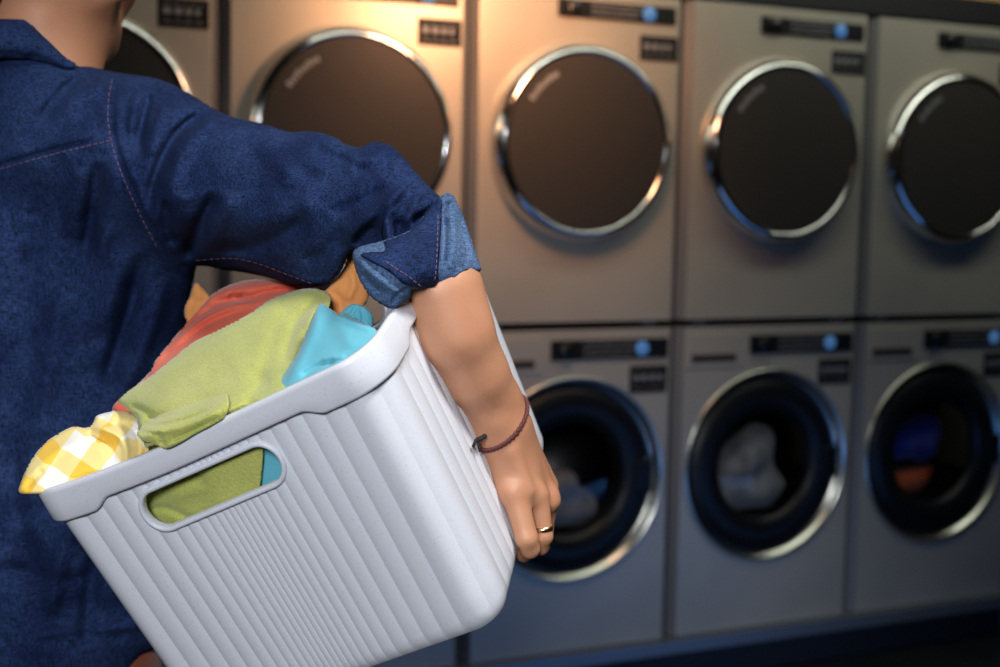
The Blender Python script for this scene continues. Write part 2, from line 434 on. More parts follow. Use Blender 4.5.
# ------------------------------------------------------------------ SDF bodies
def sdf_mesh(prims, res, k=.01, pad=.02):
    """prims: (a, b, ra, rb, k) tapered capsules blended smoothly; naive surface nets"""
    pts = np.array([q for p in prims for q in (p[0], p[1])]); rm = max(max(p[2], p[3]) for p in prims)
    lo = np.array([min(min(p[0][i] - p[2], p[1][i] - p[3]) for p in prims) for i in range(3)]) - pad
    hi = np.array([max(max(p[0][i] + p[2], p[1][i] + p[3]) for p in prims) for i in range(3)]) + pad
    n = np.ceil((hi - lo) / res).astype(int) + 1
    D = np.full(n, .05, np.float32)
    ax = [lo[i] + res * np.arange(n[i]) for i in range(3)]
    for p in prims:
        a, b, ra, rb = [np.asarray(q, float) for q in p[:4]]; kk = p[4] if len(p) > 4 and p[4] is not None else k
        m = .05 + kk
        l = np.minimum(a - ra, b - rb) - m; h_ = np.maximum(a + ra, b + rb) + m
        s = [slice(max(0, int((l[i] - lo[i]) / res)), min(n[i], int((h_[i] - lo[i]) / res) + 2)) for i in range(3)]
        X, Y, Z = np.meshgrid(ax[0][s[0]], ax[1][s[1]], ax[2][s[2]], indexing='ij')
        ab = b - a; L2 = ab @ ab + 1e-12
        t = np.clip(((X - a[0]) * ab[0] + (Y - a[1]) * ab[1] + (Z - a[2]) * ab[2]) / L2, 0, 1)
        d = np.sqrt((X - a[0] - t * ab[0]) ** 2 + (Y - a[1] - t * ab[1]) ** 2 + (Z - a[2] - t * ab[2]) ** 2) - (ra + t * (rb - ra))
        if len(p) > 5 and p[5] == 'cut':
            e = D[s[0], s[1], s[2]]; h = np.clip(.5 - .5 * (e + d) / kk, 0, 1)
            D[s[0], s[1], s[2]] = e + (-d - e) * h + kk * h * (1 - h); continue
        e = D[s[0], s[1], s[2]]
        h = np.clip(.5 + .5 * (e - d) / kk, 0, 1)
        D[s[0], s[1], s[2]] = e * (1 - h) + d * h - kk * h * (1 - h)
    return nets(D, lo, res)

def nets(D, lo, res):
    S = D < 0
    c = np.zeros(tuple(np.array(D.shape) - 1), int)
    for i in (0, 1):
        for j in (0, 1):
            for k in (0, 1):
                c += S[i:S.shape[0] - 1 + i, j:S.shape[1] - 1 + j, k:S.shape[2] - 1 + k]
    act = (c > 0) & (c < 8); idx = -np.ones(act.shape, int); I = np.argwhere(act); idx[act] = np.arange(len(I))
    acc = np.zeros((len(I), 3)); cnt = np.zeros(len(I))
    cor = [(i, j, k) for i in (0, 1) for j in (0, 1) for k in (0, 1)]
    for a in cor:
        for b in cor:
            if sum(abs(a[q] - b[q]) for q in range(3)) == 1 and a < b:
                da = D[I[:, 0] + a[0], I[:, 1] + a[1], I[:, 2] + a[2]]; db = D[I[:, 0] + b[0], I[:, 1] + b[1], I[:, 2] + b[2]]
                cr = (da < 0) != (db < 0); t = np.where(cr, da / np.where(cr, da - db, 1), 0)
                pt = np.array(a) + t[:, None] * (np.array(b) - np.array(a)); acc[cr] += pt[cr]; cnt[cr] += 1
    V = lo + res * (I + acc / cnt[:, None])
    F = []
    for axn in range(3):
        sl = [slice(1, -1)] * 3; a0 = list(sl); a1 = list(sl)
        a0[axn] = slice(0, -1); a1[axn] = slice(1, None)
        s0 = S[tuple(a0)]; s1 = S[tuple(a1)]
        E_ = np.argwhere(s0 != s1); o = np.array([1, 1, 1]); o[axn] = 0; E_ = E_ + o
        u, v = [(1, 2), (2, 0), (0, 1)][axn]
        du = np.zeros(3, int); dv = np.zeros(3, int); du[u] = 1; dv[v] = 1
        q = [E_ - du - dv, E_ - dv, E_, E_ - du]
        q = np.stack([idx[tuple(w.T)] for w in q], 1)
        flip = S[tuple(E_.T)]
        # edge from inside to outside keeps the order
        q = np.where(flip[:, None], q, q[:, ::-1]); F.append(q)
    return V, np.concatenate(F)

# ------------------------------------------------------------------ inflated cloth from an outline
def smooth_poly(P, n=6, closed=True):
    P = np.array(P, float); m = len(P); out = []
    for i in range(m if closed else m - 1):
        if closed: p0, p1, p2, p3 = P[(i - 1) % m], P[i], P[(i + 1) % m], P[(i + 2) % m]
        else: p0, p1, p2, p3 = P[max(i - 1, 0)], P[i], P[i + 1], P[min(i + 2, m - 1)]
        for k in range(n):
            t = k / n
            out.append(.5 * ((2 * p1) + (-p0 + p2) * t + (2 * p0 - 5 * p1 + 4 * p2 - p3) * t * t + (-p0 + 3 * p1 - 3 * p2 + p3) * t ** 3))
    if not closed: out.append(P[-1])
    return np.array(out)

def seg_dist(Q, P, closed):
    """distance of points Q to polyline P, with nearest point, signed side and arc fraction"""
    Bst = np.full(len(Q), 1e18); near = np.zeros((len(Q), 2)); side = np.zeros(len(Q)); frac = np.zeros(len(Q))
    m = len(P); last = m if closed else m - 1
    for i in range(last):
        a = P[i]; b = P[(i + 1) % m]; ab = b - a; L2 = ab @ ab + 1e-12
        t = np.clip(((Q - a) @ ab) / L2, 0, 1); c = a + t[:, None] * ab; d = ((Q - c) ** 2).sum(1)
        w = d < Bst; Bst[w] = d[w]; near[w] = c[w]
        cr = ab[0] * (Q[:, 1] - a[1]) - ab[1] * (Q[:, 0] - a[0]); side[w] = np.sign(cr)[w]; frac[w] = ((i + t) / last)[w]
    return np.sqrt(Bst), near, side, frac

def inside(Q, P):
    x, y = Q[:, 0], Q[:, 1]; r = np.zeros(len(Q), bool); m = len(P); j = m - 1
    for i in range(m):
        xi, yi = P[i]; xj, yj = P[j]
        c = ((yi > y) != (yj > y)); xx = (xj - xi) * (y - yi) / ((yj - yi) if abs(yj - yi) > 1e-12 else 1e-12) + xi
        r ^= c & (x < xx); j = i
    return r

def solve(mask, step, iters, init=None):
    u = np.zeros(mask.shape) if init is None else init.copy(); u[~mask] = 0
    for _ in range(iters):
        v = np.zeros_like(u)
        v[1:-1, 1:-1] = .25 * (u[2:, 1:-1] + u[:-2, 1:-1] + u[1:-1, 2:] + u[1:-1, :-2] + step * step * 2)
        v[~mask] = 0; u = v
    return u       # Laplacian = -2 : strip of half width R peaks at R^2

def stroke_field(Q, strokes):
    H_ = np.zeros(len(Q))
    for st in strokes:
        pts, w, amp = st[:3]; w2 = st[3] if len(st) > 3 else w
        P = smooth_poly(pts, 5, False)
        lo = P.min(0) - 3.2 * max(w, w2); hi = P.max(0) + 3.2 * max(w, w2)
        sel = np.where(((Q > lo) & (Q < hi)).all(1))[0]
        if not len(sel): continue
        d, _, s, f = seg_dist(Q[sel], P, False)
        ww = np.where(s > 0, w, w2)
        end = np.clip(np.minimum(f, 1 - f) / .22, 0, 1); end = end * end * (3 - 2 * end)
        tip = np.where((f <= 0) | (f >= 1), 0, 1)
        H_[sel] += amp * np.exp(-(d / ww) ** 2) * end * tip
    return H_

def vnoise(Q, scale, seed, octaves=3):
    rng = np.random.default_rng(seed); out = np.zeros(len(Q)); a = 1.
    for o in range(octaves):
        g = rng.normal(0, 1, (64, 64)); q = Q / scale * (2 ** o); i = np.floor(q).astype(int); f = q - i; f = f * f * (3 - 2 * f)
        g00 = g[i[:, 0] % 64, i[:, 1] % 64]; g10 = g[(i[:, 0] + 1) % 64, i[:, 1] % 64]; g01 = g[i[:, 0] % 64, (i[:, 1] + 1) % 64]; g11 = g[(i[:, 0] + 1) % 64, (i[:, 1] + 1) % 64]
        out += a * ((g00 * (1 - f[:, 0]) + g10 * f[:, 0]) * (1 - f[:, 1]) + (g01 * (1 - f[:, 0]) + g11 * f[:, 0]) * f[:, 1]); a *= .5
    return out

def affine_Z(pts):
    A = np.array([[x, y, 1] for x, y, z in pts]); z = np.array([p[2] for p in pts]); s = np.linalg.lstsq(A, z, rcond=None)[0]
    return lambda Q: Q @ s[:2] + s[2]
def idw(pts, power=3.):
    P = np.array(pts, float)
    def f(Q):
        d = ((Q[:, None, :] - P[None, :, :2]) ** 2).sum(2) + 60.; w = d ** (-power / 2); return (w * P[None, :, 2]).sum(1) / w.sum(1)
    return f

def inflate(name, poly, Zc, m, parent=None, step=3., kf=1., kb=None, strokes=(), noise=(), cap=None, n=5, uv=None, origin=None, clamp=None, sub=0):
    """closed solid: silhouette = outline, rounded front and back, folds pressed into the front"""
    P = smooth_poly(poly, n); kb = kf if kb is None else kb
    lo = P.min(0) - 3 * step; hi = P.max(0) + 3 * step
    nx, ny = (np.ceil((hi - lo) / step).astype(int) + 1)
    X, Y = np.meshgrid(lo[0] + step * np.arange(nx), lo[1] + step * np.arange(ny), indexing='ij')
    Q = np.stack([X.ravel(), Y.ravel()], 1)
    d, near, _, _ = seg_dist(Q, P, True); ins = inside(Q, P); sd = np.where(ins, d, -d)
    mask = (sd > 0).reshape(nx, ny)
    cs = 4                                              # coarse solve then refine
    cm = mask[::cs, ::cs]; uc = solve(cm, step * cs, 900)
    iu = np.minimum(np.arange(nx) / cs, cm.shape[0] - 1.001); iv = np.minimum(np.arange(ny) / cs, cm.shape[1] - 1.001)
    a = iu.astype(int); b = iv.astype(int); fa = (iu - a)[:, None]; fb = (iv - b)[None, :]
    u = (uc[a][:, b] * (1 - fa) + uc[a + 1][:, b] * fa) * (1 - fb) + (uc[a][:, b + 1] * (1 - fa) + uc[a + 1][:, b + 1] * fa) * fb
    u = solve(mask, step, 160, u)
    h = np.sqrt(np.maximum(u.ravel(), 0))
    if cap: h = cap * np.tanh(h / cap)
    bnd = sd < .45 * step
    Qs = Q.copy(); Qs[bnd] = near[bnd]; h = np.where(bnd, 0, h)
    valid = sd > -.75 * step
    vg = valid.reshape(nx, ny)
    cell = vg[:-1, :-1] & vg[1:, :-1] & vg[1:, 1:] & vg[:-1, 1:]
    used = np.zeros((nx, ny), bool)
    used[:-1, :-1] |= cell; used[1:, :-1] |= cell; used[1:, 1:] |= cell; used[:-1, 1:] |= cell
    ids = -np.ones(nx * ny, int); ur = used.ravel(); ids[ur] = np.arange(ur.sum())
    Qu = Qs[ur]; hu = h[ur]; bu = bnd[ur]
    zc = Zc(Qu); kfv = kf(Qu) if callable(kf) else kf; kbv = kb(Qu) if callable(kb) else kb
    edge = np.clip(hu / (6 * step), 0, 1)
    dis = stroke_field(Qu, strokes)
    for sc_, am, sd_ in noise: dis = dis + vnoise(Qu, sc_, sd_) * am
    front = zc - (hu * kfv + dis * edge) * zc / FPX
    if clamp is not None: front = np.maximum(front, clamp(Qu))
    back = np.maximum(zc + hu * kbv * zc / FPX, front + .001)
    Vf = cw(Qu[:, 0], Qu[:, 1], front); Vb = cw(Qu[:, 0], Qu[:, 1], back)
    nb = ~bu; bid = np.arange(len(Qu)); bid2 = bid.copy(); bid2[nb] = len(Qu) + np.arange(nb.sum())
    V = np.concatenate([Vf, Vb[nb]])
    G = ids.reshape(nx, ny); ci, cj = np.where(cell)
    q = np.stack([G[ci, cj], G[ci + 1, cj], G[ci + 1, cj + 1], G[ci, cj + 1]], 1)
    F1 = q[:, ::-1]                                     # screen y runs down
    F2 = bid2[q]
    allb = bu[q].all(1)
    F = np.concatenate([F1, F2[~allb]]); 
    org = np.zeros(3)
    o = mesh_obj(name, V, F, m, parent)
    if uv is not None:
        me = o.data; lay = me.uv_layers.new(name='UVMap')
        P2 = np.concatenate([Qu, Qu[nb]]); dd = np.concatenate([dis, dis[nb]])
        UVv = uv(P2, dd)
        li = np.zeros(len(me.loops), int); me.loops.foreach_get('vertex_index', li)
        lay.data.foreach_set('uv', UVv[li].ravel())
    if sub:
        s = o.modifiers.new('sub', 'SUBSURF'); s.levels = s.render_levels = sub
    return o

def set_origin(o):
    """move the object's origin to the middle of its own mesh"""
    n = len(o.data.vertices); co_ = np.zeros(n * 3); o.data.vertices.foreach_get('co', co_); co_ = co_.reshape(-1, 3)
    c = (co_.min(0) + co_.max(0)) / 2
    o.data.vertices.foreach_set('co', (co_ - c).ravel()); o.location = tuple(c + np.array(o.location)); o.data.update()

# ------------------------------------------------------------------ laundry basket
Rb = np.array([[0.85187838, 0.17643779, -0.49312568], [0.38574269, 0.42551506, 0.81862049], [-0.35426799, 0.88758472, -0.29442749]])
tb = np.array([-0.2230112, -0.0198313, 1.15095988])
BL, BD, BH = .36, .29920273, .24881141
IX, IY = .02532232, .00602433
EW = [0.0262, -0.0068, 0.01464851, -0.00988668, 0.00207398, -0.00732378]
def bwarp(Q):
    Q = np.array(Q, float); t = -Q[:, 2] / BH; u = Q[:, 0] / (BL / 2); v = (Q[:, 1] / (BD / 2) + 1) / 2
    x = Q[:, 0] + (1 - u) / 2 * ((1 - t) * EW[0] + t * EW[1]) + (1 + u) / 2 * v * ((1 - t) * EW[2] + t * EW[3])
    y = Q[:, 1] + (1 + u) / 2 * (1 - v) * ((1 - t) * EW[4] + t * EW[5])
    z = Q[:, 2] + .012 * np.clip(-u, 0, 1.2) ** 2 * np.clip(1 - t, 0, 1.1) * (1 - v)
    return np.stack([x, y, z], 1)
BM = Rb                                            # local -> camera axes
bas_rot = BAS @ BM
bas_loc = c2w(tb)
bmat = Matrix.Identity(4)
for i in range(3):
    for j in range(3): bmat[i][j] = bas_rot[i][j]
    bmat[i][3] = bas_loc[i]
def bl2w(Q): return bwarp(Q) @ bas_rot.T + bas_loc

# half-side rib widths, from the middle outwards (metres)
def side_ribs(ws, half):
    s = half / sum(ws); e = [0]
    for w in ws: e.append(e[-1] + w * s)
    return e
def perimeter(a, b, R, flen=None):
    """points round a rounded rectangle with rib phase; ribs meet at the middle of every corner"""
    wf = [2.9, 5.8, 6.2, 7.2, 8.2, 9.4, 11, 12.5, 14.5, 16, 17.5, 19, 30]
    wsd = [2.9, 5.8, 6.6, 7.8, 9.2, 11, 13, 15, 17, 27]
    arc = R * math.pi / 4
    pts = []
    def pos_front(s):      # s measured from the middle of the front, along +x then round the corner
        st = a - R
        if s <= st: return (s, -b), (0, -1)
        th = (s - st) / R
        return (st + R * math.sin(th), -b + R - R * math.cos(th)), (math.sin(th), -math.cos(th))
    def pos_side(s):       # from the middle of the right side, along -y to the corner
        st = b - R
        if s <= st: return (a, -s), (1, 0)
        th = (s - st) / R
        return (a - R + R * math.cos(th), -st - R * math.sin(th)), (math.cos(th), -math.sin(th))
    def samples(ws, half, NS=8):
        e = side_ribs(ws, half); out = []
        for i in range(len(e) - 1):
            ns = NS if i else NS // 2
            for k in range(ns):
                f = k / ns
                ph = (.5 + f / 2) if i == 0 else f
                out.append((e[i] + (e[i + 1] - e[i]) * f, ph, e[i + 1] - e[i] if i else 2 * (e[1] - e[0])))
        out.append((e[-1], 0., e[-1] - e[-2]))
        return out
    sf = samples(wf, a - R + arc); ss = samples(wsd, b - R + arc)
    q = [(pos_front(s), ph, w) for s, ph, w in sf]                       # middle front -> corner FR
    q2 = [(pos_side(s), ph, w) for s, ph, w in ss][::-1][1:]             # corner FR -> middle right
    quarter = q + q2
    def mir(l, sx, sy): return [(((p[0] * sx, p[1] * sy), (nn[0] * sx, nn[1] * sy)), ph, w) for (p, nn), ph, w in l]
    full = quarter + mir(quarter[::-1][1:], 1, -1) + mir(quarter[1:], -1, -1) + mir(quarter[::-1][1:-1], -1, 1)
    return full
def rib_h(ph, w):
    return min(.0023, .0003 + w * .070) * (1 - abs(2 * ph - 1) ** 2.2)

def build_basket():
    o = empty('laundry_basket', 'white ribbed plastic laundry basket full of clothes, carried on the hip', 'basket')
    o.matrix_world = bmat
    rows = [0] + list(np.linspace(.012, .93, 14)) + [.955, .975, .99, 1.0]
    V = []; F = []
    n = None
    loops = []
    def loop(a, b, R, z, rib, inset=0):
        L_ = perimeter(a, b, R); out = []
        for (p, nn), ph, w in L_:
            h = rib_h(ph, w) * rib - inset
            out.append((p[0] + nn[0] * h, p[1] + nn[1] * h, z))
        return out
    of = .006
    for t in rows:                                                  # outside, going down
        rr_ = .027 + (.028 - .027) * t; a = BL / 2 - of * (1 - t) - IX * t; b = BD / 2 - of * (1 - t) - IY * t
        e = max(0, (t - .93) / .07); ins = .010 * (1 - math.sqrt(max(0, 1 - e * e)))
        loops.append(loop(a, b, rr_, -.002 - (BH - .002) * t, 1 - e, ins))
    loops.append(loop(BL / 2 - IX - .03, BD / 2 - IY - .03, .012, -BH, 0))
    for t in [1.0, .96] + list(np.linspace(.9, 0, 8)):              # inside, going up
        rr_ = .025 + (.026 - .025) * t; a = BL / 2 - of * (1 - t) - IX * t - .0022; b = BD / 2 - of * (1 - t) - IY * t - .0022
        z = -.002 - (BH - .002) * t + (.0025 if t == 1 else 0)
        if t == 1: loops.append(loop(a - .03, b - .03, .012, z, 0))
        loops.append(loop(a - (.006 if t == 1 else 0), b - (.006 if t == 1 else 0), rr_, z, .9))
    n = len(loops[0]); base = 0
    for lp in loops: V += lp
    for i in range(len(loops) - 1):
        for k in range(n):
            k2 = (k + 1) % n; F.append((i * n + k, (i + 1) * n + k, (i + 1) * n + k2, i * n + k2))
    m_ = len(loops)
    for k in range(n): F.append(((m_ - 1) * n + k, k, (k + 1) % n, (m_ - 1) * n + (k + 1) % n))
    # floors (fans)
    io = len(rows); V.append((0, 0, -BH)); c1 = len(V) - 1; V.append((0, 0, -BH + .0025)); c2 = len(V) - 1
    # replace the strip joining outside bottom to inside bottom: outer fan then inner fan
    F = [f for f in F if not (io * n <= f[0] < (io + 1) * n and (io + 1) * n <= f[1] < (io + 2) * n)]
    for k in range(n):
        F.append((io * n + k, c1, io * n + (k + 1) % n)); F.append(((io + 1) * n + k, (io + 1) * n + (k + 1) % n, c2))
    body = mesh_obj('basket_body', V, F, M['plastic'], None, smooth=True)
    # hand hole cut through front and back
    def stadium(hl, hh, k=14):
        return [(hl - hh + hh * math.sin(t), hh * math.cos(t)) for t in np.linspace(0, math.pi, k)] + [(-hl + hh - hh * math.sin(t), -hh * math.cos(t)) for t in np.linspace(0, math.pi, k)]
    HX, HZ, HL, HH = -.0105, -.0480, .0700, .0168
    st = stadium(HL, HH); cb = bmesh.new()
    for sgn in (-1, 1):
        y0, y1 = sgn * (BD / 2 - .03), sgn * (BD / 2 + .03)
        A = [cb.verts.new((HX + x, y0, HZ + z)) for x, z in st]; B_ = [cb.verts.new((HX + x, y1, HZ + z)) for x, z in st]
        cb.faces.new(A); cb.faces.new(B_[::-1])
        for k in range(len(st)): cb.faces.new((A[k], B_[k], B_[(k + 1) % len(st)], A[(k + 1) % len(st)]))
    cut = bm_obj('cutter', cb, None)
    md = body.modifiers.new('b', 'BOOLEAN'); md.object = cut; md.operation = 'DIFFERENCE'; md.solver = 'EXACT'
    bpy.context.view_layer.update()
    dg = bpy.context.evaluated_depsgraph_get()
    me = bpy.data.meshes.new_from_object(body.evaluated_get(dg))
    body.modifiers.clear(); body.data = me; bpy.data.objects.remove(cut)
    nv = len(me.vertices); cc = np.zeros(nv * 3); me.vertices.foreach_get('co', cc)
    me.vertices.foreach_set('co', bwarp(cc.reshape(-1, 3)).ravel()); me.update()
    me.polygons.foreach_set('use_smooth', [True] * len(me.polygons))
    mark_sharp(me, 19)
    body.parent = o
    # rim with skirt: deeper at the corners, shallow in the middle
    per = perimeter(BL / 2, BD / 2, .034)
    n = len(per)
    def skirt(p):
        dx = BL / 2 - abs(p[0]); dy = BD / 2 - abs(p[1])
        dist = max(dx, dy)                          # distance from the corner along the side
        s = np.clip((dist - .058) / .022, 0, 1); s = s * s * (3 - 2 * s)
        return -.0300 * (1 - s) + -.0215 * s
    V = []; F = []
    prof = None
    for (p, nn), ph, w in per:
        zb = skirt(p)
        prof = [(-.0065, zb + .004), (-.0048, zb + .0005), (-.0030, zb), (-.0006, zb + .0008), (.0004, zb + .003), (.0002, zb * .5), (0., -.004), (-.0006, -.0012), (-.0022, 0), (-.0055, 0), (-.0075, -.0012), (-.0084, -.004), (-.0088, -.012)]
        for off, z in prof: V.append((p[0] + nn[0] * off, p[1] + nn[1] * off, z))
    m_ = len(prof)
    for k in range(n):
        k2 = (k + 1) % n
        for j in range(m_ - 1): F.append((k * m_ + j, k * m_ + j + 1, k2 * m_ + j + 1, k2 * m_ + j))
        F.append((k * m_ + m_ - 1, k * m_, k2 * m_, k2 * m_ + m_ - 1))
    mesh_obj('rim', bwarp(V), F, M['plastic'], o)
    # raised bezel round each hole
    for sgn in (-1, 1):
        V = []; F = []; k_ = 26
        stl = stadium(1, .5, k_)      # only for count
        prof = [(.0002, -.0042), (-.0006, -.002), (-.0006, .0028), (.0002, .0042), (.0018, .0046), (.0034, .0040), (.0040, .0022), (.0040, -.0030), (.0035, -.0042)]
        N_ = 2 * k_
        for i in range(N_):
            t = (i % k_) / (k_ - 1) * math.pi; s_ = 1 if i < k_ else -1
            nx_, nz_ = s_ * math.sin(t), s_ * math.cos(t)
            bx, bz = s_ * (HL - HH) + HH * nx_, HH * nz_
            for off, dy in prof:
                x = HX + bx + nx_ * off; z = HZ + bz + nz_ * off; tt = -z / BH
                yb = (BD / 2 - of * (1 - tt) - IY * tt) - .001 + dy
                V.append((x, sgn * yb, z))
        m_ = len(prof)
        for i in range(N_):
            i2 = (i + 1) % N_
            for j in range(m_):
                j2 = (j + 1) % m_; f = (i * m_ + j, i * m_ + j2, i2 * m_ + j2, i2 * m_ + j); F.append(f if sgn < 0 else f[::-1])
        mesh_obj('handle_hole_rim', bwarp(V), F, M['plastic'], o)
    return o
def mark_sharp(me, deg):
    try: me.set_sharp_from_angle(angle=math.radians(deg))
    except Exception: pass
basket = build_basket()

from mathutils.bvhtree import BVHTree
def bvh(o):
    me = o.data; return BVHTree.FromPolygons([tuple(v.co) for v in me.vertices], [tuple(p.vertices) for p in me.polygons])
# ------------------------------------------------------------------ laundry
def join(name, objs, label, cat, group=None):
    V = []; F = []; mats = []; mi = []; uvs = []
    for o in objs:
        me = o.data; b = len(V); V += [tuple(v.co) for v in me.vertices]
        m = me.materials[0]
        if m not in mats: mats.append(m)
        F += [tuple(b + i for i in p.vertices) for p in me.polygons]; mi += [mats.index(m)] * len(me.polygons)
        l = me.uv_layers.active
        n = len(me.loops); a = np.zeros(n * 2)
        if l: l.data.foreach_get('uv', a)
        uvs.append(a)
    me = bpy.data.meshes.new(name); me.from_pydata(V, [], F); me.update()
    for m in mats: me.materials.append(m)
    me.polygons.foreach_set('material_index', mi); me.polygons.foreach_set('use_smooth', [True] * len(F))
    u = np.concatenate(uvs)
    if u.any(): me.uv_layers.new(name='UVMap').data.foreach_set('uv', u)
    ob = bpy.data.objects.new(name, me); put(ob)
    for o in objs: bpy.data.objects.remove(o)
    set_origin(ob)
    if label: tag(ob, label, cat, group)
    return ob

def surfZ(Q, off, trs, raw=False):
    out = np.zeros(len(Q))
    for i, (x, y) in enumerate(Q):
        d = cw(x, y, 1.) - C0; best = 9.
        for t in trs:
            h_ = t.ray_cast(Vector(C0), Vector(d))
            if h_[0] is not None: best = min(best, float(np.dot(np.array(h_[0]) - C0, fw)))
        out[i] = best
    if raw: return out
    bad = out > 5; out[bad] = np.median(out[~bad]); return out - off
RL = np.array([(0, 497), (42, 491), (130, 462), (162, 449), (228, 420), (317, 376), (340, 364), (372, 340), (391, 310), (420, 262)], float)
def behind_rim(x0=-99):
    def f(Q):
        yr = np.interp(Q[:, 0], RL[:, 0], RL[:, 1]); s = np.clip((Q[:, 1] - (yr - 30)) / 24, 0, 1) * np.clip((Q[:, 0] - x0) / 8, 0, 1)
        return rimZ(Q[:, 0]) + .011 - (1 - s) * .2
    return f
_w = bl2w([(-.12, -BD / 2 + .0095, -.03), (.12, -BD / 2 + .0095, -.03), (0, -BD / 2 + .0105, -.09)]); _wn = np.cross(_w[1] - _w[0], _w[2] - _w[0])
def wall_clamp(Q):
    d = cw(Q[:, 0], Q[:, 1], np.ones(len(Q))) - C0; return ((_w[0] - C0) @ _wn) / (d @ _wn) + .003
def rimZ(x): return 1.075 + (x - 40) * (.962 - 1.075) / (350 - 40)
G = 'clothes heaped in the laundry basket'
# yellow gingham cloth, hanging over the left corner
uvf = lambda Q, d: (Q + np.stack([d * .55, -d * .4], 1)) / 44.
yel = [inflate('y1', [(20, 493), (21, 482), (30, 462), (42, 446), (53, 437), (72, 427), (86, 428), (93, 423), (98, 415), (120, 411), (139, 416), (156, 428), (172, 445), (178, 462), (150, 476), (110, 486), (70, 494), (40, 494)],
               affine_Z([(25, 490, 1.075), (150, 465, 1.085), (90, 420, 1.125)]), M['gingham'], step=2., kf=.62, uv=uvf, cap=38,
               strokes=[(q[0], q[1], q[2] * 1.5) + tuple(q[3:]) for q in [([(86, 428), (104, 430), (118, 436), (126, 450), (124, 472)], 3.2, 6, 5), ([(86, 432), (100, 438), (110, 448), (114, 464)], 5, -6),
                        ([(98, 417), (110, 424), (130, 426), (146, 438)], 4, -4), ([(126, 416), (142, 432), (150, 452), (148, 470)], 3.5, 4),
                        ([(30, 480), (44, 462), (62, 448), (84, 442)], 5, 3), ([(24, 490), (36, 476), (44, 470)], 3, -3), ([(136, 428), (140, 445), (138, 466)], 3, -5),
                        ([(60, 486), (84, 478), (104, 474)], 4, -4)]],
               noise=[(26, 1.0, 3)], clamp=behind_rim(80))]
yellow = join('gingham_cloth', yel, 'yellow and white gingham cloth drooping over the left corner of the basket', 'cloth', G)

gZ = affine_Z([(140, 430, 1.085), (260, 390, 1.028), (310, 295, 1.165), (150, 380, 1.125)])
g1 = inflate('g1', [(118, 399), (134, 387), (149, 377), (168, 362), (192, 343), (216, 331), (249, 314), (269, 300), (293, 291), (312, 288), (328, 293), (331, 301), (322, 325), (312, 350), (300, 380), (290, 408), (250, 424), (205, 442), (165, 455), (150, 452), (140, 436), (136, 418), (124, 407)],
              gZ, M['green'], step=2.2, kf=.66,
              strokes=[(q[0], q[1], q[2] * 1.7) + tuple(q[3:]) for q in [([(120, 399), (150, 402), (185, 396), (225, 378)], 9, 3), ([(140, 420), (165, 418), (190, 414), (222, 402)], 5, -6),
                       ([(128, 404), (146, 412), (158, 424)], 3, -4), ([(330, 297), (316, 304), (300, 318), (290, 340), (282, 372)], 7, -7, 4),
                       ([(300, 300), (285, 318), (272, 340), (262, 370), (256, 400)], 11, -5), ([(268, 330), (262, 350), (254, 372)], 9, 3),
                       ([(150, 385), (180, 366), (214, 350), (246, 336)], 12, 2.5), ([(170, 400), (210, 385), (240, 372)], 8, -2),
                       ([(240, 420), (252, 396), (270, 376)], 6, -3), ([(322, 296), (312, 312), (306, 330)], 4, 4)]],
              noise=[(40, 1.2, 5), (14, .5, 6)], clamp=behind_rim())
g1t = bvh(g1)
_rim = [o for o in bpy.data.objects if o.name == 'rim'][0]
_rt = BVHTree.FromPolygons([tuple(bas_rot @ np.array(v.co) + bas_loc) for v in _rim.data.vertices], [tuple(p.vertices) for p in _rim.data.polygons])
def flapZ(Q):
    s = np.clip((426 - .36 * (Q[:, 0] - 180) - Q[:, 1]) / 24, 0, 1); s = s * s * (3 - 2 * s)
    q = surfZ(Q, 0, (_rt,), True); q = np.where(q > 5, rimZ(Q[:, 0]) - .002, q)
    return (1 - s) * (q - .003) + s * (surfZ(Q, -.014, (g1t,)))
gr = [g1,
      inflate('g2', [(124, 402), (138, 396), (160, 388), (190, 382), (214, 382), (226, 390), (229, 400), (228, 408), (225, 417), (213, 425), (196, 434), (181, 443), (168, 449), (160, 447), (152, 444), (142, 441), (137, 434), (141, 424), (136, 414), (126, 408)],
              flapZ, M['green'], step=1.6, kf=.55, cap=17,
              strokes=[([(137, 421), (150, 425), (168, 424), (190, 418), (222, 405)], 3.2, -8, 2.2), ([(146, 440), (158, 432), (180, 428), (205, 418), (224, 409)], 4, 3.5),
                       ([(166, 449), (160, 440), (158, 431)], 2.2, -6), ([(170, 441), (188, 434), (208, 424)], 2.2, -3), ([(140, 432), (150, 433), (158, 437)], 2.2, -4),
                       ([(128, 405), (150, 410), (180, 410), (216, 400)], 5, 3)],
              noise=[(16, .5, 9)]),
      inflate('g3', [(138, 484), (165, 466), (205, 452), (240, 438), (258, 438), (263, 450), (262, 470), (258, 492), (240, 505), (205, 530), (170, 540), (150, 536), (143, 520), (146, 508), (138, 496)],
              lambda Q: rimZ(Q[:, 0]) + .029 + .0004 * (Q[:, 1] - 450), M['green'], step=2.2, kf=.5, cap=34,
              strokes=[([(148, 510), (165, 508), (182, 515), (196, 524)], 3, -6), ([(170, 478), (195, 474), (205, 490)], 6, -3), ([(160, 498), (185, 494), (215, 480), (246, 470)], 7, 3)],
              noise=[(22, .9, 12)], clamp=wall_clamp)]
green = join('green_cloth', gr, 'olive green linen cloth draped over the front rim of the basket', 'cloth', G)

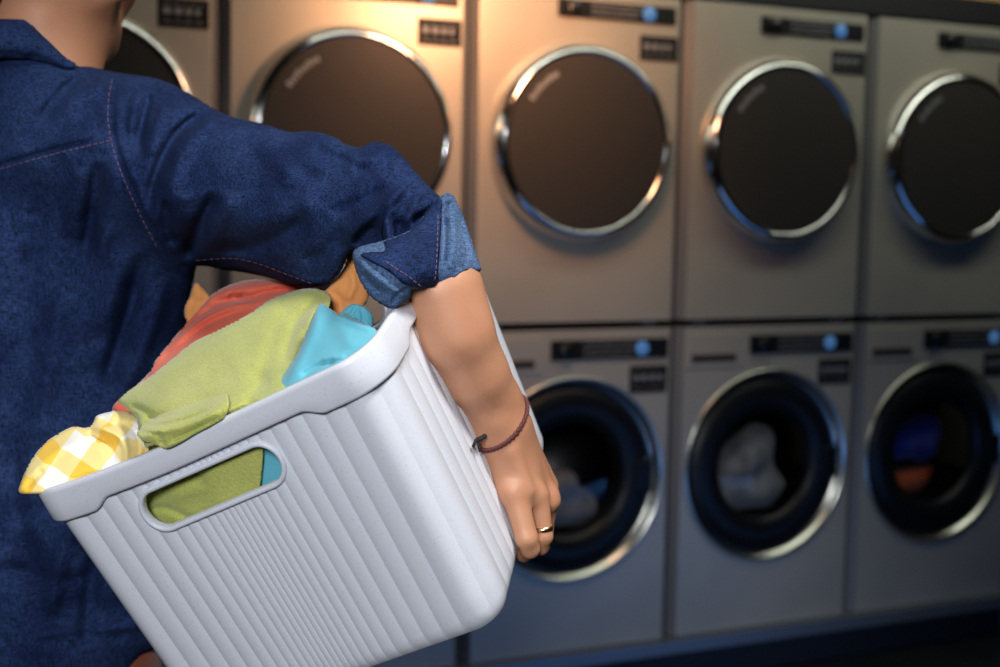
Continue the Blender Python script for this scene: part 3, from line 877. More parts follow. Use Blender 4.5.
blu = [inflate('b1', [(320, 304), (331, 309), (339, 314), (346, 313), (360, 321), (374, 328), (379, 336), (372, 352), (352, 372), (325, 388), (295, 406), (270, 412), (272, 398), (278, 383), (285, 372), (297, 353), (306, 332), (312, 318)],
               affine_Z([(275, 400, 1.012), (370, 345, 1.0), (322, 306, 1.06)]), M['blue'], step=1.8, kf=.6, cap=46,
               strokes=[(q[0], q[1], q[2] * 1.6) + tuple(q[3:]) for q in [([(320, 306), (312, 330), (300, 358), (284, 388)], 3.5, 4, 7), ([(300, 378), (318, 366), (336, 360)], 3, -4), ([(336, 314), (344, 330), (352, 350)], 8, 2),
                        ([(322, 362), (334, 358), (346, 356)], 2.2, 2.5), ([(330, 312), (350, 322), (374, 330)], 3, 2.5)]], noise=[(30, .7, 15)], clamp=behind_rim()),
       inflate('b2', [(340, 316), (344, 309), (352, 304), (360, 305), (368, 309), (373, 317), (372, 330), (362, 330), (350, 324)],
               lambda Q: np.full(len(Q), 1.06), M['blue'], step=1.4, kf=.8,
               strokes=[([(350, 318), (354, 310), (358, 306)], 2, -3.5), ([(362, 326), (363, 315), (360, 307)], 2, -3)])]
blue = join('blue_cloth', blu, 'sky blue cloth bunched beside the green cloth at the right end of the basket', 'cloth', G)
b4 = inflate('b4', [(246, 442), (275, 436), (294, 446), (300, 460), (300, 480), (280, 502), (256, 500), (255, 486), (262, 470), (257, 455)],
               lambda Q: rimZ(Q[:, 0]) + .027 + .0004 * (Q[:, 1] - 450), M['blue'], step=1.8, kf=.6, cap=22,
               strokes=[([(262, 452), (266, 465), (278, 474), (288, 476)], 3, -6), ([(268, 445), (274, 458), (284, 466)], 3, 3)], clamp=lambda Q: wall_clamp(Q) + .007)
b4.name = 'tucked_end'; b4.parent = blue; b4.matrix_parent_inverse = Matrix.Translation(-blue.location)

red = [inflate('r1', [(112, 408), (124, 395), (140, 382), (151, 370), (155, 361), (163, 351), (177, 334), (193, 316), (204, 303), (217, 291), (239, 282), (263, 279), (285, 282), (312, 286), (330, 292), (338, 310), (320, 335), (270, 360), (200, 395), (150, 415), (125, 415)],
               affine_Z([(120, 405, 1.19), (320, 300, 1.24), (220, 290, 1.28)]), M['coral'], step=2.2, kf=.6, cap=44,
               strokes=[(q[0], q[1], q[2] * 1.4) + tuple(q[3:]) for q in [([(158, 358), (180, 332), (205, 312), (235, 300), (262, 296)], 4, -8, 3), ([(200, 307), (222, 300), (246, 298), (275, 290), (300, 290)], 3, -7, 2.4),
                        ([(228, 294), (236, 297), (246, 296)], 3, -9), ([(165, 352), (190, 330), (225, 308), (270, 300)], 4, 4), ([(150, 372), (178, 346), (210, 322), (250, 308)], 3, -5),
                        ([(215, 296), (245, 288), (285, 286), (320, 291)], 4, 4), ([(270, 292), (292, 288), (312, 294)], 3, -5), ([(118, 405), (135, 390), (155, 374)], 5, -5), ([(130, 400), (150, 380)], 4, 5)]],
               noise=[(30, .8, 21)])]
coral = join('coral_cloth', red, 'coral red cloth folded behind the green cloth under the arm', 'cloth', G)
ora = [inflate('o1', [(352, 244), (358, 262), (366, 282), (368, 300), (352, 316), (336, 318), (326, 312), (322, 296), (330, 286), (344, 268)],
               lambda Q: np.full(len(Q), 1.17), M['orange'], step=1.8, kf=.55, strokes=[([(350, 268), (354, 285), (346, 302)], 4, 4), ([(330, 290), (340, 300), (340, 312)], 4, -4)]),
       inflate('o2', [(195, 283), (203, 288), (210, 296), (222, 312), (300, 318), (340, 300), (350, 330), (260, 345), (200, 335), (186, 320), (185, 306), (190, 297)],
               lambda Q: np.full(len(Q), 1.335) - .0007 * np.maximum(0, Q[:, 0] - 215), M['orange'], step=2.4, kf=.3, cap=20, strokes=[([(197, 288), (199, 302), (192, 316)], 3, 4), ([(190, 300), (198, 303), (208, 300)], 3, -4)])]
orange = join('orange_cloth', ora, 'orange cloth at the back of the basket, showing between the sleeve and the coral cloth', 'cloth', G)

# ------------------------------------------------------------------ the person
base = cw(0, 600, 1.43)
P0 = Vector((float(base[0]), float(base[1]), 0))
person = empty('person', 'person seen from behind in a denim shirt with one sleeve rolled, carrying the basket', 'person', P0)
def adopt(o):
    o.parent = person; o.matrix_parent_inverse = Matrix.Translation(-P0); return o

def gauss(pts, sig=75.):
    P = np.array(pts, float)
    def f(Q):
        d = ((Q[:, None, :] - P[None, :, :2]) ** 2).sum(2); w = np.exp(-d / (2 * sig * sig)) + 1e-9 / (1 + d)
        return (w * P[None, :, 2]).sum(1) / w.sum(1)
    return f
shirt_poly = [(20, 36), (50, 52), (72, 63), (92, 67), (116, 72), (150, 77), (172, 84), (192, 95), (220, 112), (240, 119), (252, 121), (268, 125), (290, 132), (306, 131), (322, 133), (336, 138), (348, 145), (360, 147), (370, 143), (380, 142), (392, 146), (402, 155), (412, 167), (424, 181), (434, 191), (442, 200),
              (443, 215), (441, 250), (438, 287), (425, 291), (412, 288), (395, 277), (375, 265), (357, 252), (350.5, 254), (346, 262), (338, 275), (328, 284), (310, 287), (290, 284), (265, 277), (240, 272), (222, 270), (210, 267), (200, 266), (196, 269),
              (194, 280), (190, 296), (186, 330), (184, 380), (186, 450), (190, 540), (190, 600), (178, 634), (158, 648), (140, 658), (128, 690), (120, 740), (90, 800), (0, 840), (-100, 835), (-175, 790), (-195, 600), (-192, 400), (-200, 280), (-215, 180), (-200, 115), (-150, 80), (-90, 58), (-40, 40), (-10, 33)]
sZ = gauss([(-200, 200, 1.45), (-200, 420, 1.45), (-200, 640, 1.45), (-90, 110, 1.40), (-60, 250, 1.42), (-60, 420, 1.43), (-60, 640, 1.44), (60, 90, 1.36), (60, 250, 1.42), (80, 420, 1.43), (80, 640, 1.44), (170, 300, 1.42), (180, 420, 1.43), (180, 640, 1.44),
            (130, 140, 1.345), (200, 175, 1.29), (270, 200, 1.235), (340, 210, 1.18), (400, 210, 1.125), (430, 250, 1.10)], 48)
kS = gauss([(-200, 200, .62), (-100, 300, .6), (0, 100, .6), (0, 300, .6), (0, 500, .6), (100, 400, .6), (100, 600, .6), (60, 200, .62), (120, 130, .72), (170, 300, .7), (200, 180, .9), (280, 200, 1), (340, 210, 1.), (400, 210, 1.05), (430, 250, 1.25)], 45)
folds = [
    # armhole seam and yoke seam pressed into the cloth
    ([(118, 72), (113, 95), (112, 118), (114, 138), (121, 162), (134, 192), (148, 222), (163, 250), (176, 268)], 2.4, -2.6),
    ([(124, 76), (119, 100), (119, 130), (128, 165), (142, 200), (158, 232)], 4, 2.2),
    ([(-190, 190), (-100, 185), (-40, 174), (0, 165), (40, 154), (80, 144), (113, 137)], 2.2, -2.4),
    ([(-190, 180), (-100, 175), (0, 158), (50, 144), (110, 131)], 5, 1.8),
    # shoulder
    ([(103, 70), (84, 76), (68, 86), (56, 98), (44, 114), (36, 130)], 5.5, -8, 9), ([(112, 82), (92, 88), (76, 98), (62, 116)], 6, 4),
    ([(128, 86), (142, 84), (160, 88)], 5, -5), ([(150, 92), (146, 108), (141, 130), (137, 158)], 4.5, -8), ([(138, 92), (133, 112), (130, 135)], 4.5, 4),
    ([(214, 110), (196, 118), (180, 130), (168, 147), (158, 168), (151, 192), (148, 220)], 5.5, -15, 8), ([(222, 116), (204, 127), (190, 142), (179, 162), (172, 190), (170, 212)], 8, 7),
    ([(170, 100), (160, 118), (153, 140), (148, 160)], 6, 5),
    ([(216, 192), (208, 208), (198, 228), (191, 246), (186, 262)], 7, -15), ([(232, 190), (226, 210), (218, 232), (210, 250)], 8, 6), ([(184, 190), (180, 215), (172, 240)], 7, 6),
    ([(165, 200), (166, 222), (174, 248)], 5, -9),
    # underside of the upper arm
    ([(214, 250), (240, 250), (268, 243), (292, 230), (312, 214)], 9, -10), ([(196, 259), (232, 256), (258, 261), (282, 270), (312, 281), (332, 280)], 2.6, 3.4),
    ([(240, 222), (268, 220), (296, 208), (318, 194)], 10, 4), ([(300, 262), (318, 256), (336, 240), (346, 228)], 7, -5),
    ([(282, 150), (300, 168), (318, 180), (342, 182)], 9, -3), ([(256, 140), (280, 160), (296, 190)], 12, 2.5), ([(312, 140), (322, 152), (338, 158), (352, 156)], 5, -4), ([(230, 130), (250, 150), (262, 176)], 10, -2.5),
    ([(352, 168), (372, 170), (392, 162)], 6, -4), ([(340, 150), (358, 160), (378, 156)], 5, 3),
    # elbow creases
    ([(344, 246), (350, 236), (360, 225), (374, 214), (388, 204), (400, 190), (408, 176)], 5, 9, 8), ([(356, 247), (362, 238), (372, 231), (380, 232)], 6, -9), ([(398, 206), (386, 216), (388, 236), (389, 254), (384, 264)], 4, 7),
    ([(398, 216), (400, 232), (402, 250), (400, 268)], 6, -9), ([(330, 215), (348, 206), (366, 198), (386, 186)], 6, -5), ([(420, 190), (416, 202), (410, 214), (404, 226)], 4, 5),
    ([(442, 206), (430, 212), (420, 218), (411, 226)], 4.5, -12), ([(413, 230), (411, 248), (410, 268), (411, 284)], 2.2, 4), ([(422, 236), (421, 262), (424, 284)], 4, -3.5), ([(436, 222), (434, 250), (433, 280)], 3, 3),
    ([(392, 264), (402, 272), (414, 280), (426, 284)], 2.6, 3.5), ([(398, 152), (404, 170), (406, 184)], 4, -4), ([(372, 255), (386, 262), (402, 266)], 4, -4),
    # the back of the shirt
    ([(98, 160), (95, 190), (90, 225), (84, 262)], 7, -9), ([(112, 160), (112, 195), (106, 235), (100, 270)], 8, 5), ([(78, 165), (76, 200), (68, 240)], 9, 4),
    ([(142, 250), (132, 300), (118, 345), (104, 390)], 9, -12), ([(166, 270), (154, 320), (136, 365), (116, 400)], 9, 6), ([(120, 250), (112, 290), (98, 335)], 9, 5),
    ([(40, 180), (36, 240), (28, 310), (24, 380)], 12, -5), ([(60, 290), (54, 340), (46, 400), (42, 450)], 10, 5), ([(0, 230), (-4, 300), (-8, 380)], 12, 5), ([(10, 420), (14, 480), (24, 540), (40, 600)], 12, -6), ([(76, 520), (60, 560), (50, 620)], 10, 6), ([(96, 540), (90, 590), (84, 650)], 9, -7),
    ([(-40, 180), (-50, 300), (-60, 450)], 16, -6), ([(-90, 200), (-100, 350), (-110, 500)], 18, 6), ([(-130, 300), (-140, 450), (-150, 600)], 16, -6), ([(0, 560), (30, 575), (70, 580), (110, 570)], 8, -5), ([(20, 640), (70, 630), (120, 628), (150, 620)], 5, 4),
]
shirt = inflate('denim_shirt', shirt_poly, sZ, M['denim'], None, step=2.2, kf=kS, kb=kS, strokes=[(f[0], f[1], f[2] * 1.6) + tuple(f[3:]) for f in folds], noise=[(34, 1.9, 31), (13, .55, 32)], n=4)
adopt(shirt)
# rolled cuff, lighter underside of the cloth turned out
cf = [inflate('c1', [(441, 196), (447, 193), (453, 195), (460, 208), (465, 220), (471, 238), (477, 256), (481.5, 269), (476, 273), (466, 278), (455, 285), (446, 289), (437, 285), (420, 289), (412, 290), (411, 297), (404, 303), (396, 308), (388, 308), (376, 301), (367, 292), (359, 279), (354, 264), (353, 252),
                     (362, 246), (385, 240), (410, 230), (425, 214), (434, 204)], gauss([(370, 280, 1.02), (395, 295, 1.01), (440, 285, 1.05), (472, 265, 1.07), (450, 210, 1.10), (375, 245, 1.06)], 30), M['denim_light'], step=1.8, kf=1.05,
              strokes=[(q[0], q[1], q[2] * 1.7) + tuple(q[3:]) for q in [([(356, 256), (366, 268), (380, 280), (394, 290), (408, 296)], 3.5, 5), ([(360, 272), (372, 286), (386, 297)], 3.5, -5), ([(392, 304), (398, 294), (410, 288)], 2.4, -4),
                       ([(447, 197), (452, 215), (454, 240), (452, 262), (448, 284)], 5, 3), ([(445, 215), (444, 240), (442, 268)], 3, -6), ([(459, 215), (464, 238), (470, 262)], 4, -3),
                       ([(450, 200), (444, 208), (440, 216)], 2.5, -6), ([(470, 268), (462, 270), (452, 280)], 2.5, 3)]], noise=[(16, .6, 41)])]
cuff = cf[0]; cuff.name = 'rolled_cuff'
_ct = bvh(cuff); _st = bvh(shirt)
adopt(cuff)
cuff['label'] = 'faded pale blue underside of the rolled sleeve'
# collar
col = inflate('collar', [(-105, 58), (-60, 36), (-20, 22), (4, 18), (24, 18), (34, 25), (44, 36), (54, 46), (64, 56), (76, 64), (70, 70), (54, 66), (36, 62), (12, 61), (-30, 64), (-80, 76), (-108, 76)],
              gauss([(-100, 60, 1.375), (0, 40, 1.335), (40, 48, 1.325), (74, 66, 1.325)], 40), M['denim'], step=2., kf=1.3, kb=2.6, strokes=[([(-100, 66), (-40, 56), (0, 53), (30, 56), (56, 62)], 2, -2), ([(8, 20), (6, 34), (4, 50)], 2.5, -2), ([(40, 34), (30, 44), (26, 58)], 5, 3)], noise=[(16, .8, 44)])
adopt(col)

# bodies
def caps(*l):
    """chain of (px, py, Z, r)"""
    return [(cw(*a[:3]), cw(*b[:3]), a[3], b[3], None) for a, b in zip(l[:-1], l[1:])]
sw = lambda px, py, Z: cw(px, py, Z)
arm = caps((330, 208, 1.20, .032), (393, 224, 1.165, .028), (424, 256, 1.115, .029), (441, 292, 1.07, .0300), (456, 334, 1.072, .0272), (475, 374, 1.092, .0238), (493, 405, 1.115, .0215), (501, 428, 1.12, .0205))
def wr(a, b, k): return (sw(*a[:3]), sw(*b[:3]), a[3], b[3], k)
arm += [wr((499, 432, 1.113, .017), (509, 488, 1.118, .0125), .014), wr((508, 430, 1.125, .018), (527, 490, 1.128, .0145), .014), wr((512, 430, 1.14, .017), (541, 491, 1.150, .0130), .014), wr((512, 428, 1.155, .015), (545, 486, 1.176, .012), .014),
        # knuckles
        wr((514, 490, 1.113, .0105), (514, 490, 1.113, .0104), .010), wr((532, 495, 1.124, .0108), (532, 495, 1.124, .0107), .008), wr((547, 498, 1.146, .0116), (548, 500, 1.146, .0112), .006),
        # little finger
        wr((514, 492, 1.112, .0112), (526.5, 538, 1.108, .0094), .006), wr((526.5, 538, 1.108, .0094), (530, 548, 1.113, .0086), .003), wr((530, 549, 1.115, .0080), (524, 555, 1.128, .0068), .003),
        # ring finger
        wr((538, 496, 1.126, .0098), (543.5, 536, 1.128, .0078), .004), wr((543.5, 536, 1.128, .0080), (540, 546, 1.135, .0078), .003), wr((540, 546, 1.136, .0078), (531, 548, 1.156, .0066), .003),
        # middle finger
        wr((547, 499, 1.150, .0098), (544, 530, 1.160, .0080), .004), wr((544, 530, 1.160, .0080), (538, 540, 1.172, .0070), .003),
        # index finger
        wr((546, 490, 1.176, .0095), (543, 520, 1.190, .0080), .004), wr((543, 520, 1.190, .0080), (538, 528, 1.205, .0070), .003),
        # thumb, leaving the far side of the palm
        wr((514, 440, 1.165, .0135), (526, 458, 1.190, .0115), .008), wr((526, 458, 1.190, .0112), (537, 486, 1.215, .0095), .004),
        # tendons and the crease of the wrist bone
        wr((494, 418, 1.098, .0062), (495, 420, 1.098, .006), .012), wr((512, 452, 1.103, .0030), (528, 490, 1.110, .0032), .010)]
V1, F1 = sdf_mesh(arm, .0019, k=.020, pad=.01)
_at = BVHTree.FromPolygons([tuple(v) for v in V1], [tuple(int(i) for i in f) for f in F1])
plk = inflate('sleeve_placket', [(386, 250), (381, 232), (386, 216), (398, 204), (414, 196), (430, 193), (441, 199), (442, 210), (441, 232), (439, 262), (437, 284), (430, 287), (420, 288), (412, 286), (402, 282), (390, 272), (380, 266), (368, 260), (360, 254), (372, 252)],
              lambda Q: surfZ(Q, .0038, (_ct, _st, _at)), M['denim'], step=1.8, kf=.5, cap=5,
              strokes=[([(412, 230), (411, 248), (410, 266), (411, 284)], 2, 2.5), ([(416, 230), (415, 250), (415, 280)], 2, -2.5), ([(436, 216), (434, 250), (433, 284)], 2, 2.5), ([(424, 226), (425, 250), (426, 280)], 4, 2), ([(370, 257), (388, 262), (404, 272), (414, 284)], 2.2, -2.5), ([(443, 210), (428, 216), (412, 228), (404, 240), (400, 254)], 3, -7), ([(440, 204), (424, 210), (408, 220), (398, 236)], 4, 4)], noise=[(9, .8, 52)])
adopt(plk)
# head frame
Uz = np.array([0, 0, 1.]); rh = rt * 1.; rh[2] = 0; rh /= np.linalg.norm(rh); fh = np.cross(Uz, rh)
Fd = rh * .22 + fh * .97; Fd /= np.linalg.norm(Fd); Rd = np.cross(Fd, Uz)
Hc = cw(56, -50, 1.37)
hp = lambda f, r, u: Hc + Fd * f + Rd * r + Uz * u
def hd(a, b, ra, rb, k=.02, *x): return (hp(*a), hp(*b), ra, rb, k) + x
neckb = cw(30, 90, 1.385)
head = [hd((-.035, 0, .035), (.015, 0, .045), .078, .074), hd((.05, 0, .02), (.058, 0, -.045), .052, .040, .03)]
for s in (-1, 1):
    head += [hd((.0, s * .050, -.040), (.062, s * .018, -.088), .020, .016, .022), hd((.058, s * .036, -.012), (.062, s * .034, -.03), .024, .022, .02), hd((.088, s * .016, .028), (.078, s * .045, .022), .009, .008, .012)]
head += [hd((.082, 0, -.092), (.080, 0, -.090), .016, .016, .016), hd((.100, 0, .008), (.117, 0, -.022), .006, .009, .010), hd((.104, .010, -.026), (.104, -.010, -.026), .007, .007, .006),
         hd((.096, .016, -.052), (.096, -.016, -.052), .0075, .0075, .010), hd((.094, .013, -.064), (.094, -.013, -.064), .0075, .0075, .008),
         hd((.104, .018, -.058), (.104, -.018, -.058), .0022, .0022, .003, 'cut')]
for s in (-1, 1):
    head += [hd((.104, s * .031, .004), (.100, s * .034, .003), .013, .012, .008, 'cut')]
    head += [hd((-.006, s * .076, .006), (.006, s * .074, -.044), .011, .008, .008), hd((-.016, s * .082, .010), (-.012, s * .084, -.016), .006, .006, .006), hd((.002, s * .0875, -.012), (.002, s * .0875, -.024), .007, .006, .004, 'cut')]
head += [(hp(-.012, 0, -.045), neckb, .050, .056, .03), (hp(.03, 0, -.075), cw(58, 82, 1.375), .030, .040, .03)]
tor = [(neckb, cw(10, 170, 1.425), .052, .06, .04), (cw(-95, 150, 1.43), cw(100, 145, 1.395), .034, .036, .04), (cw(0, 180, 1.43), cw(0, 330, 1.44), .065, .065, .04), (cw(-75, 210, 1.435), cw(-60, 330, 1.44), .05, .05, .04), (cw(70, 205, 1.425), cw(60, 330, 1.44), .05, .05, .04),
       (cw(0, 330, 1.445), cw(0, 560, 1.46), .062, .065, .04), (cw(-60, 540, 1.465), cw(60, 540, 1.465), .055, .055, .04), (cw(-50, 620, 1.47), cw(45, 620, 1.47), .055, .055, .04)]
tor += caps((120, 145, 1.375, .040), (230, 190, 1.28, .036), (340, 208, 1.20, .030), (380, 220, 1.165, .028))
def W3(px, py, Z, z): q = cw(px, py, Z); q[2] = z; return q
hipL, hipR = cw(-66, 655, 1.475), cw(62, 655, 1.47)
kL = hipL + np.array([-.01, .03, 0]); kL[2] = .50; kR = hipR + np.array([.02, .04, 0]); kR[2] = .50
aL = kL + np.array([0, -.02, 0]); aL[2] = .09; aR = kR + np.array([.0, -.02, 0]); aR[2] = .09
legs = []
for h_, k_, a_ in ((hipL, kL, aL), (hipR, kR, aR)):
    legs += [(h_, k_, .066, .055, .03), (k_, a_, .054, .036, .02), (a_, a_ + Fd * .13 + np.array([0, 0, -.045]), .036, .028, .02)]
shL = cw(-185, 150, 1.44); elL = shL + np.array([-.04, .03, -.30]); wrL = elL + fh * .10 + np.array([0, 0, -.24])
legs += [(shL, elL, .048, .040, .03), (elL, wrL, .038, .025, .02)]
hl = wrL + np.array([0, 0, -.085])
legs += [(wrL, hl, .024, .026, .02)]
for q, (du_, ln) in enumerate(((-.026, .062), (-.009, .075), (.009, .080), (.026, .074))):
    a_ = hl + fh * du_ + np.array([0, 0, -.012]); b_ = a_ + np.array([0, 0, -ln * .55]); c_ = b_ + rh * .018 + np.array([0, 0, -ln * .4])
    legs += [(a_, b_, .0092, .0085, .003), (b_, c_, .0085, .0072, .003)]
legs += [(wrL + fh * .022 + np.array([0, 0, -.03]), wrL + fh * .052 + np.array([0, 0, -.085]), .013, .0095, .006)]
V2, F2 = sdf_mesh(head, .0035, k=.02)
V3, F3 = sdf_mesh(tor + legs, .0065, k=.02)
def cat_m(*vf):
    V = []; F = []; b = 0
    for v, f in vf: V.append(v); F.append(f + b); b += len(v)
    return np.concatenate(V), np.concatenate(F)
Vb, Fb = cat_m((V1, F1), (V2, F2), (V3, F3))
body = mesh_obj('body', Vb, Fb, M['skin']); adopt(body)
sm = body.modifiers.new('smooth', 'SMOOTH'); sm.factor = .5; sm.iterations = 3
def sdf_child(name, prims, res, m, k=.02, it=3, label=None):
    v, f = sdf_mesh(prims, res, k=k); o = mesh_obj(name, v, f, m); adopt(o)
    s = o.modifiers.new('smooth', 'SMOOTH'); s.factor = .5; s.iterations = it
    if label: o['label'] = label
    return o
hair = [hd((-.045, 0, .056), (.005, 0, .060), .082, .078, .02), hd((-.080, 0, .03), (-.076, 0, .0), .040, .026, .03), hd((-.075, -.025, .01), (-.060, -.040, -.050), .034, .018, .02), hd((-.05, .05, .03), (-.045, .05, .012), .036, .02, .03)]
for k_ in range(9):
    t = k_ / 8 * 2 - 1
    hair.append(hd((.045, t * .04, .115 - abs(t) * .02), (-.10, t * .05, .055), .012, .010, .02))
hair += [hd((.11, .05, .02), (.11, -.05, .02), .055, .055, .02, 'cut'), hd((.06, .10, -.01), (.02, .10, -.04), .035, .03, .015, 'cut'), hd((.06, -.10, -.01), (.02, -.10, -.04), .035, .03, .015, 'cut')]
sdf_child('hair', hair, .0035, M['hair'], it=1)
for s in (-1, 1):
    c = hp(.0865, s * .0325, .0035)
    v, f = sdf_mesh([(c, c + 1e-4, .0115, .0115, .001)], .002); e = adopt(mesh_obj('eye', v, f, M['eye']))
    c = hp(.0945, s * .033, .0035); v, f = sdf_mesh([(c, c + 1e-4, .0048, .0048, .001)], .0012); i_ = mesh_obj('iris', v, f, M['iris']); i_.parent = e
v, f = sdf_mesh([hd((.100, .014, -.0525), (.100, -.014, -.0525), .0052, .0052, .004), hd((.099, .012, -.0630), (.099, -.012, -.0630), .0055, .0055, .002)], .0012); adopt(mesh_obj('lips', v, f, M['lips']))
# left sleeve, trousers, shoes
sdf_child('left_sleeve', [(shL + np.array([.05, -.01, .035]), shL + np.array([0, 0, -.01]), .055, .070, .03), (shL + np.array([0, 0, -.01]), elL, .070, .056, .03), (elL, elL + (wrL - elL) * .45, .056, .05, .02)], .006, M['denim'])
tr = []
for h_, k_, a_ in ((hipL, kL, aL), (hipR, kR, aR)):
    tr += [(h_, k_, .078, .068, .03), (k_, a_ + np.array([0, 0, .02]), .072, .058, .02)]
tr += [(cw(-55, 650, 1.475), cw(92, 672, 1.455), .075, .076, .03)]
sdf_child('trousers', tr, .007, M['rust'])
for a_ in (aL, aR):
    g = np.array([a_[0], a_[1], .0])
    so = sdf_child('shoe', [(g + np.array([0, 0, .065]) - Fd * .02, g + Fd * .05 + np.array([0, 0, .062]), .044, .042, .02), (g + Fd * .05 + np.array([0, 0, .05]), g + Fd * .16 + np.array([0, 0, .042]), .04, .036, .02), (g + np.array([0, 0, .06]), g + np.array([0, 0, .12]), .045, .044, .02)], .004, M['shoe'], it=4)
    bm = bmesh.new(); n = 28; A = []; B_ = []
    for k_ in range(n):
        t = 2 * math.pi * k_ / n; q = g + Fd * (.062 + .140 * math.cos(t)) + Rd * (.046 + .006 * math.cos(t)) * math.sin(t)
        A.append(bm.verts.new((q[0], q[1], .0))); B_.append(bm.verts.new((q[0], q[1], .024)))
    bm.faces.new(A[::-1]); bm.faces.new(B_)
    for k_ in range(n): bm.faces.new((A[k_], A[(k_ + 1) % n], B_[(k_ + 1) % n], B_[k_]))
    s_ = bm_obj('shoe_sole', bm, M['sole'], None, bevel=.004); s_.parent = so

# tubes: stitching, bracelet, ring
def tube(name, P, r, m, n=8, closed=False, rf=None):
    P = np.asarray(P, float); L_ = len(P); V = []; F = []
    for i in range(L_):
        a = P[(i - 1) % L_] if closed or i else P[0]; b = P[(i + 1) % L_] if closed or i < L_ - 1 else P[-1]
        t = b - a; t /= np.linalg.norm(t); s = np.cross(t, [.3, .2, .93]); s /= np.linalg.norm(s); q = np.cross(t, s)
        rr_ = r if rf is None else rf(i)
        for k in range(n):
            an = 2 * math.pi * k / n; V.append(P[i] + rr_ * (math.cos(an) * s + math.sin(an) * q))
    for i in range(L_ if closed else L_ - 1):
        i2 = (i + 1) % L_
        for k in range(n): F.append((i * n + k, i * n + (k + 1) % n, i2 * n + (k + 1) % n, i2 * n + k))
    if not closed: F.append(tuple(range(n))[::-1]); F.append(tuple((L_ - 1) * n + k for k in range(n)))
    return mesh_obj(name, V, F, m)
def merge(name, objs, m):
    V = []; F = []
    for o in objs:
        b = len(V); V += [tuple(v.co) for v in o.data.vertices]; F += [tuple(b + i for i in p.vertices) for p in o.data.polygons]; bpy.data.objects.remove(o)
    return mesh_obj(name, V, F, m)
tree = bvh(shirt)
def on_shirt(px, py, tr=tree, lift=.0006):
    d = cw(px, py, 2.) - C0; d /= np.linalg.norm(d); h_ = tr.ray_cast(Vector(C0), Vector(d))
    if h_[0] is None: return None
    return np.array(h_[0]) + np.array(h_[1]) * lift * (1 if np.dot(np.array(h_[1]), d) < 0 else -1)
def stitch(line, dash=4.2, gap=2.2, r=.00042, tr=tree, shift=(0, 0)):
    P = smooth_poly(line, 8, False) + np.array(shift); seg = np.linalg.norm(np.diff(P, axis=0), axis=1); cum = np.concatenate([[0], np.cumsum(seg)]); out = []
    s = 0
    while s + dash < cum[-1]:
        pts = []
        for q in np.linspace(s, s + dash, 4):
            x = np.interp(q, cum, P[:, 0]); y = np.interp(q, cum, P[:, 1]); w = on_shirt(x, y, tr)
            if w is not None: pts.append(w)
        if len(pts) == 4 and max(np.linalg.norm(np.diff(pts, axis=0), axis=1)) < .006: out.append(tube('s', pts, r, M['stitch'], 5))
        s += dash + gap
    return out
seams = [stitch([(114, 74), (109, 95), (108, 118), (110, 136), (117, 162), (130, 192), (144, 222), (159, 250)]), stitch([(-100, 190), (-40, 178), (0, 169), (40, 158), (80, 148), (110, 141)]),
    stitch([(196, 260), (232, 258), (258, 263), (282, 272), (312, 283)], r=.0003), stitch([(438, 216), (437, 240), (436, 262), (434, 284)], 3.5, 2, .0004, bvh(plk)), stitch([(386, 262), (396, 269), (410, 278), (422, 287)], 3.5, 2, .0004, bvh(plk))]
for sts in seams:
    st_o = merge('seam_stitching', sts, M['stitch']); adopt(st_o); st_o['label'] = 'dusty pink seam stitching'
# braided bracelet
Cb = cw(499.5, 422, 1.118); e1 = (rt * .80 + up * .60) * .0232; e2 = -fw * .0185 + (-up * .92 + rt * .1) * .0150
ob = []
for ph in (0, math.pi):
    P = []
    for k in range(240):
        t = 2 * math.pi * k / 240; c = Cb + e1 * math.cos(t) + e2 * math.sin(t); rad = (c - Cb) / np.linalg.norm(c - Cb); hh_ = _at.ray_cast(Vector(Cb), Vector(rad)); c = (np.array(hh_[0]) if hh_[0] is not None else c) + rad * .0014; nn = np.cross(e1, e2); nn /= np.linalg.norm(nn)
        a = 24 * t + ph; P.append(c + rad * .0008 * math.cos(a) + nn * .0010 * math.sin(a))
    ob.append(tube('b', P, .0013, M['bracelet'], 7, True))
br = merge('bracelet', ob, M['bracelet']); adopt(br); br['label'] = 'braided dark red cord bracelet'
kn = [tube('k', [cw(481, 437, 1.088), cw(476, 440, 1.082), cw(473, 447, 1.080)], .0014, M['cord_dark'], 8), tube('k', [cw(481, 437, 1.088), cw(478, 443, 1.084), cw(480, 452, 1.084)], .0011, M['cord_dark'], 8), tube('k', [cw(485, 436, 1.090), cw(480, 439, 1.084), cw(477, 440, 1.083)], .0022, M['cord_dark'], 8)]
k_o = merge('bracelet_knot', kn, M['cord_dark']); k_o.parent = br; k_o['label'] = 'dark knotted cord ends'
# finger ring
a_ = cw(542.6, 528.5, 1.1276); ax_ = cw(543.5, 536, 1.128) - cw(541, 515, 1.127); ax_ /= np.linalg.norm(ax_)
s1 = np.cross(ax_, fw); s1 /= np.linalg.norm(s1); s2 = np.cross(ax_, s1)
V = []; F = []; n = 48; prof = [(.0078, -.0022), (.0088, -.0019), (.0092, 0), (.0088, .0019), (.0078, .0022)]
for k in range(n):
    t = 2 * math.pi * k / n
    for r_, h_ in prof: V.append(a_ + (s1 * math.cos(t) + s2 * math.sin(t)) * r_ + ax_ * h_)
for k in range(n):
    for j in range(5): F.append((k * 5 + j, k * 5 + (j + 1) % 5, ((k + 1) % n) * 5 + (j + 1) % 5, ((k + 1) % n) * 5 + j))
rg = adopt(mesh_obj('finger_ring', V, F, M['gold'])); rg['label'] = 'pale gold band on the ring finger'

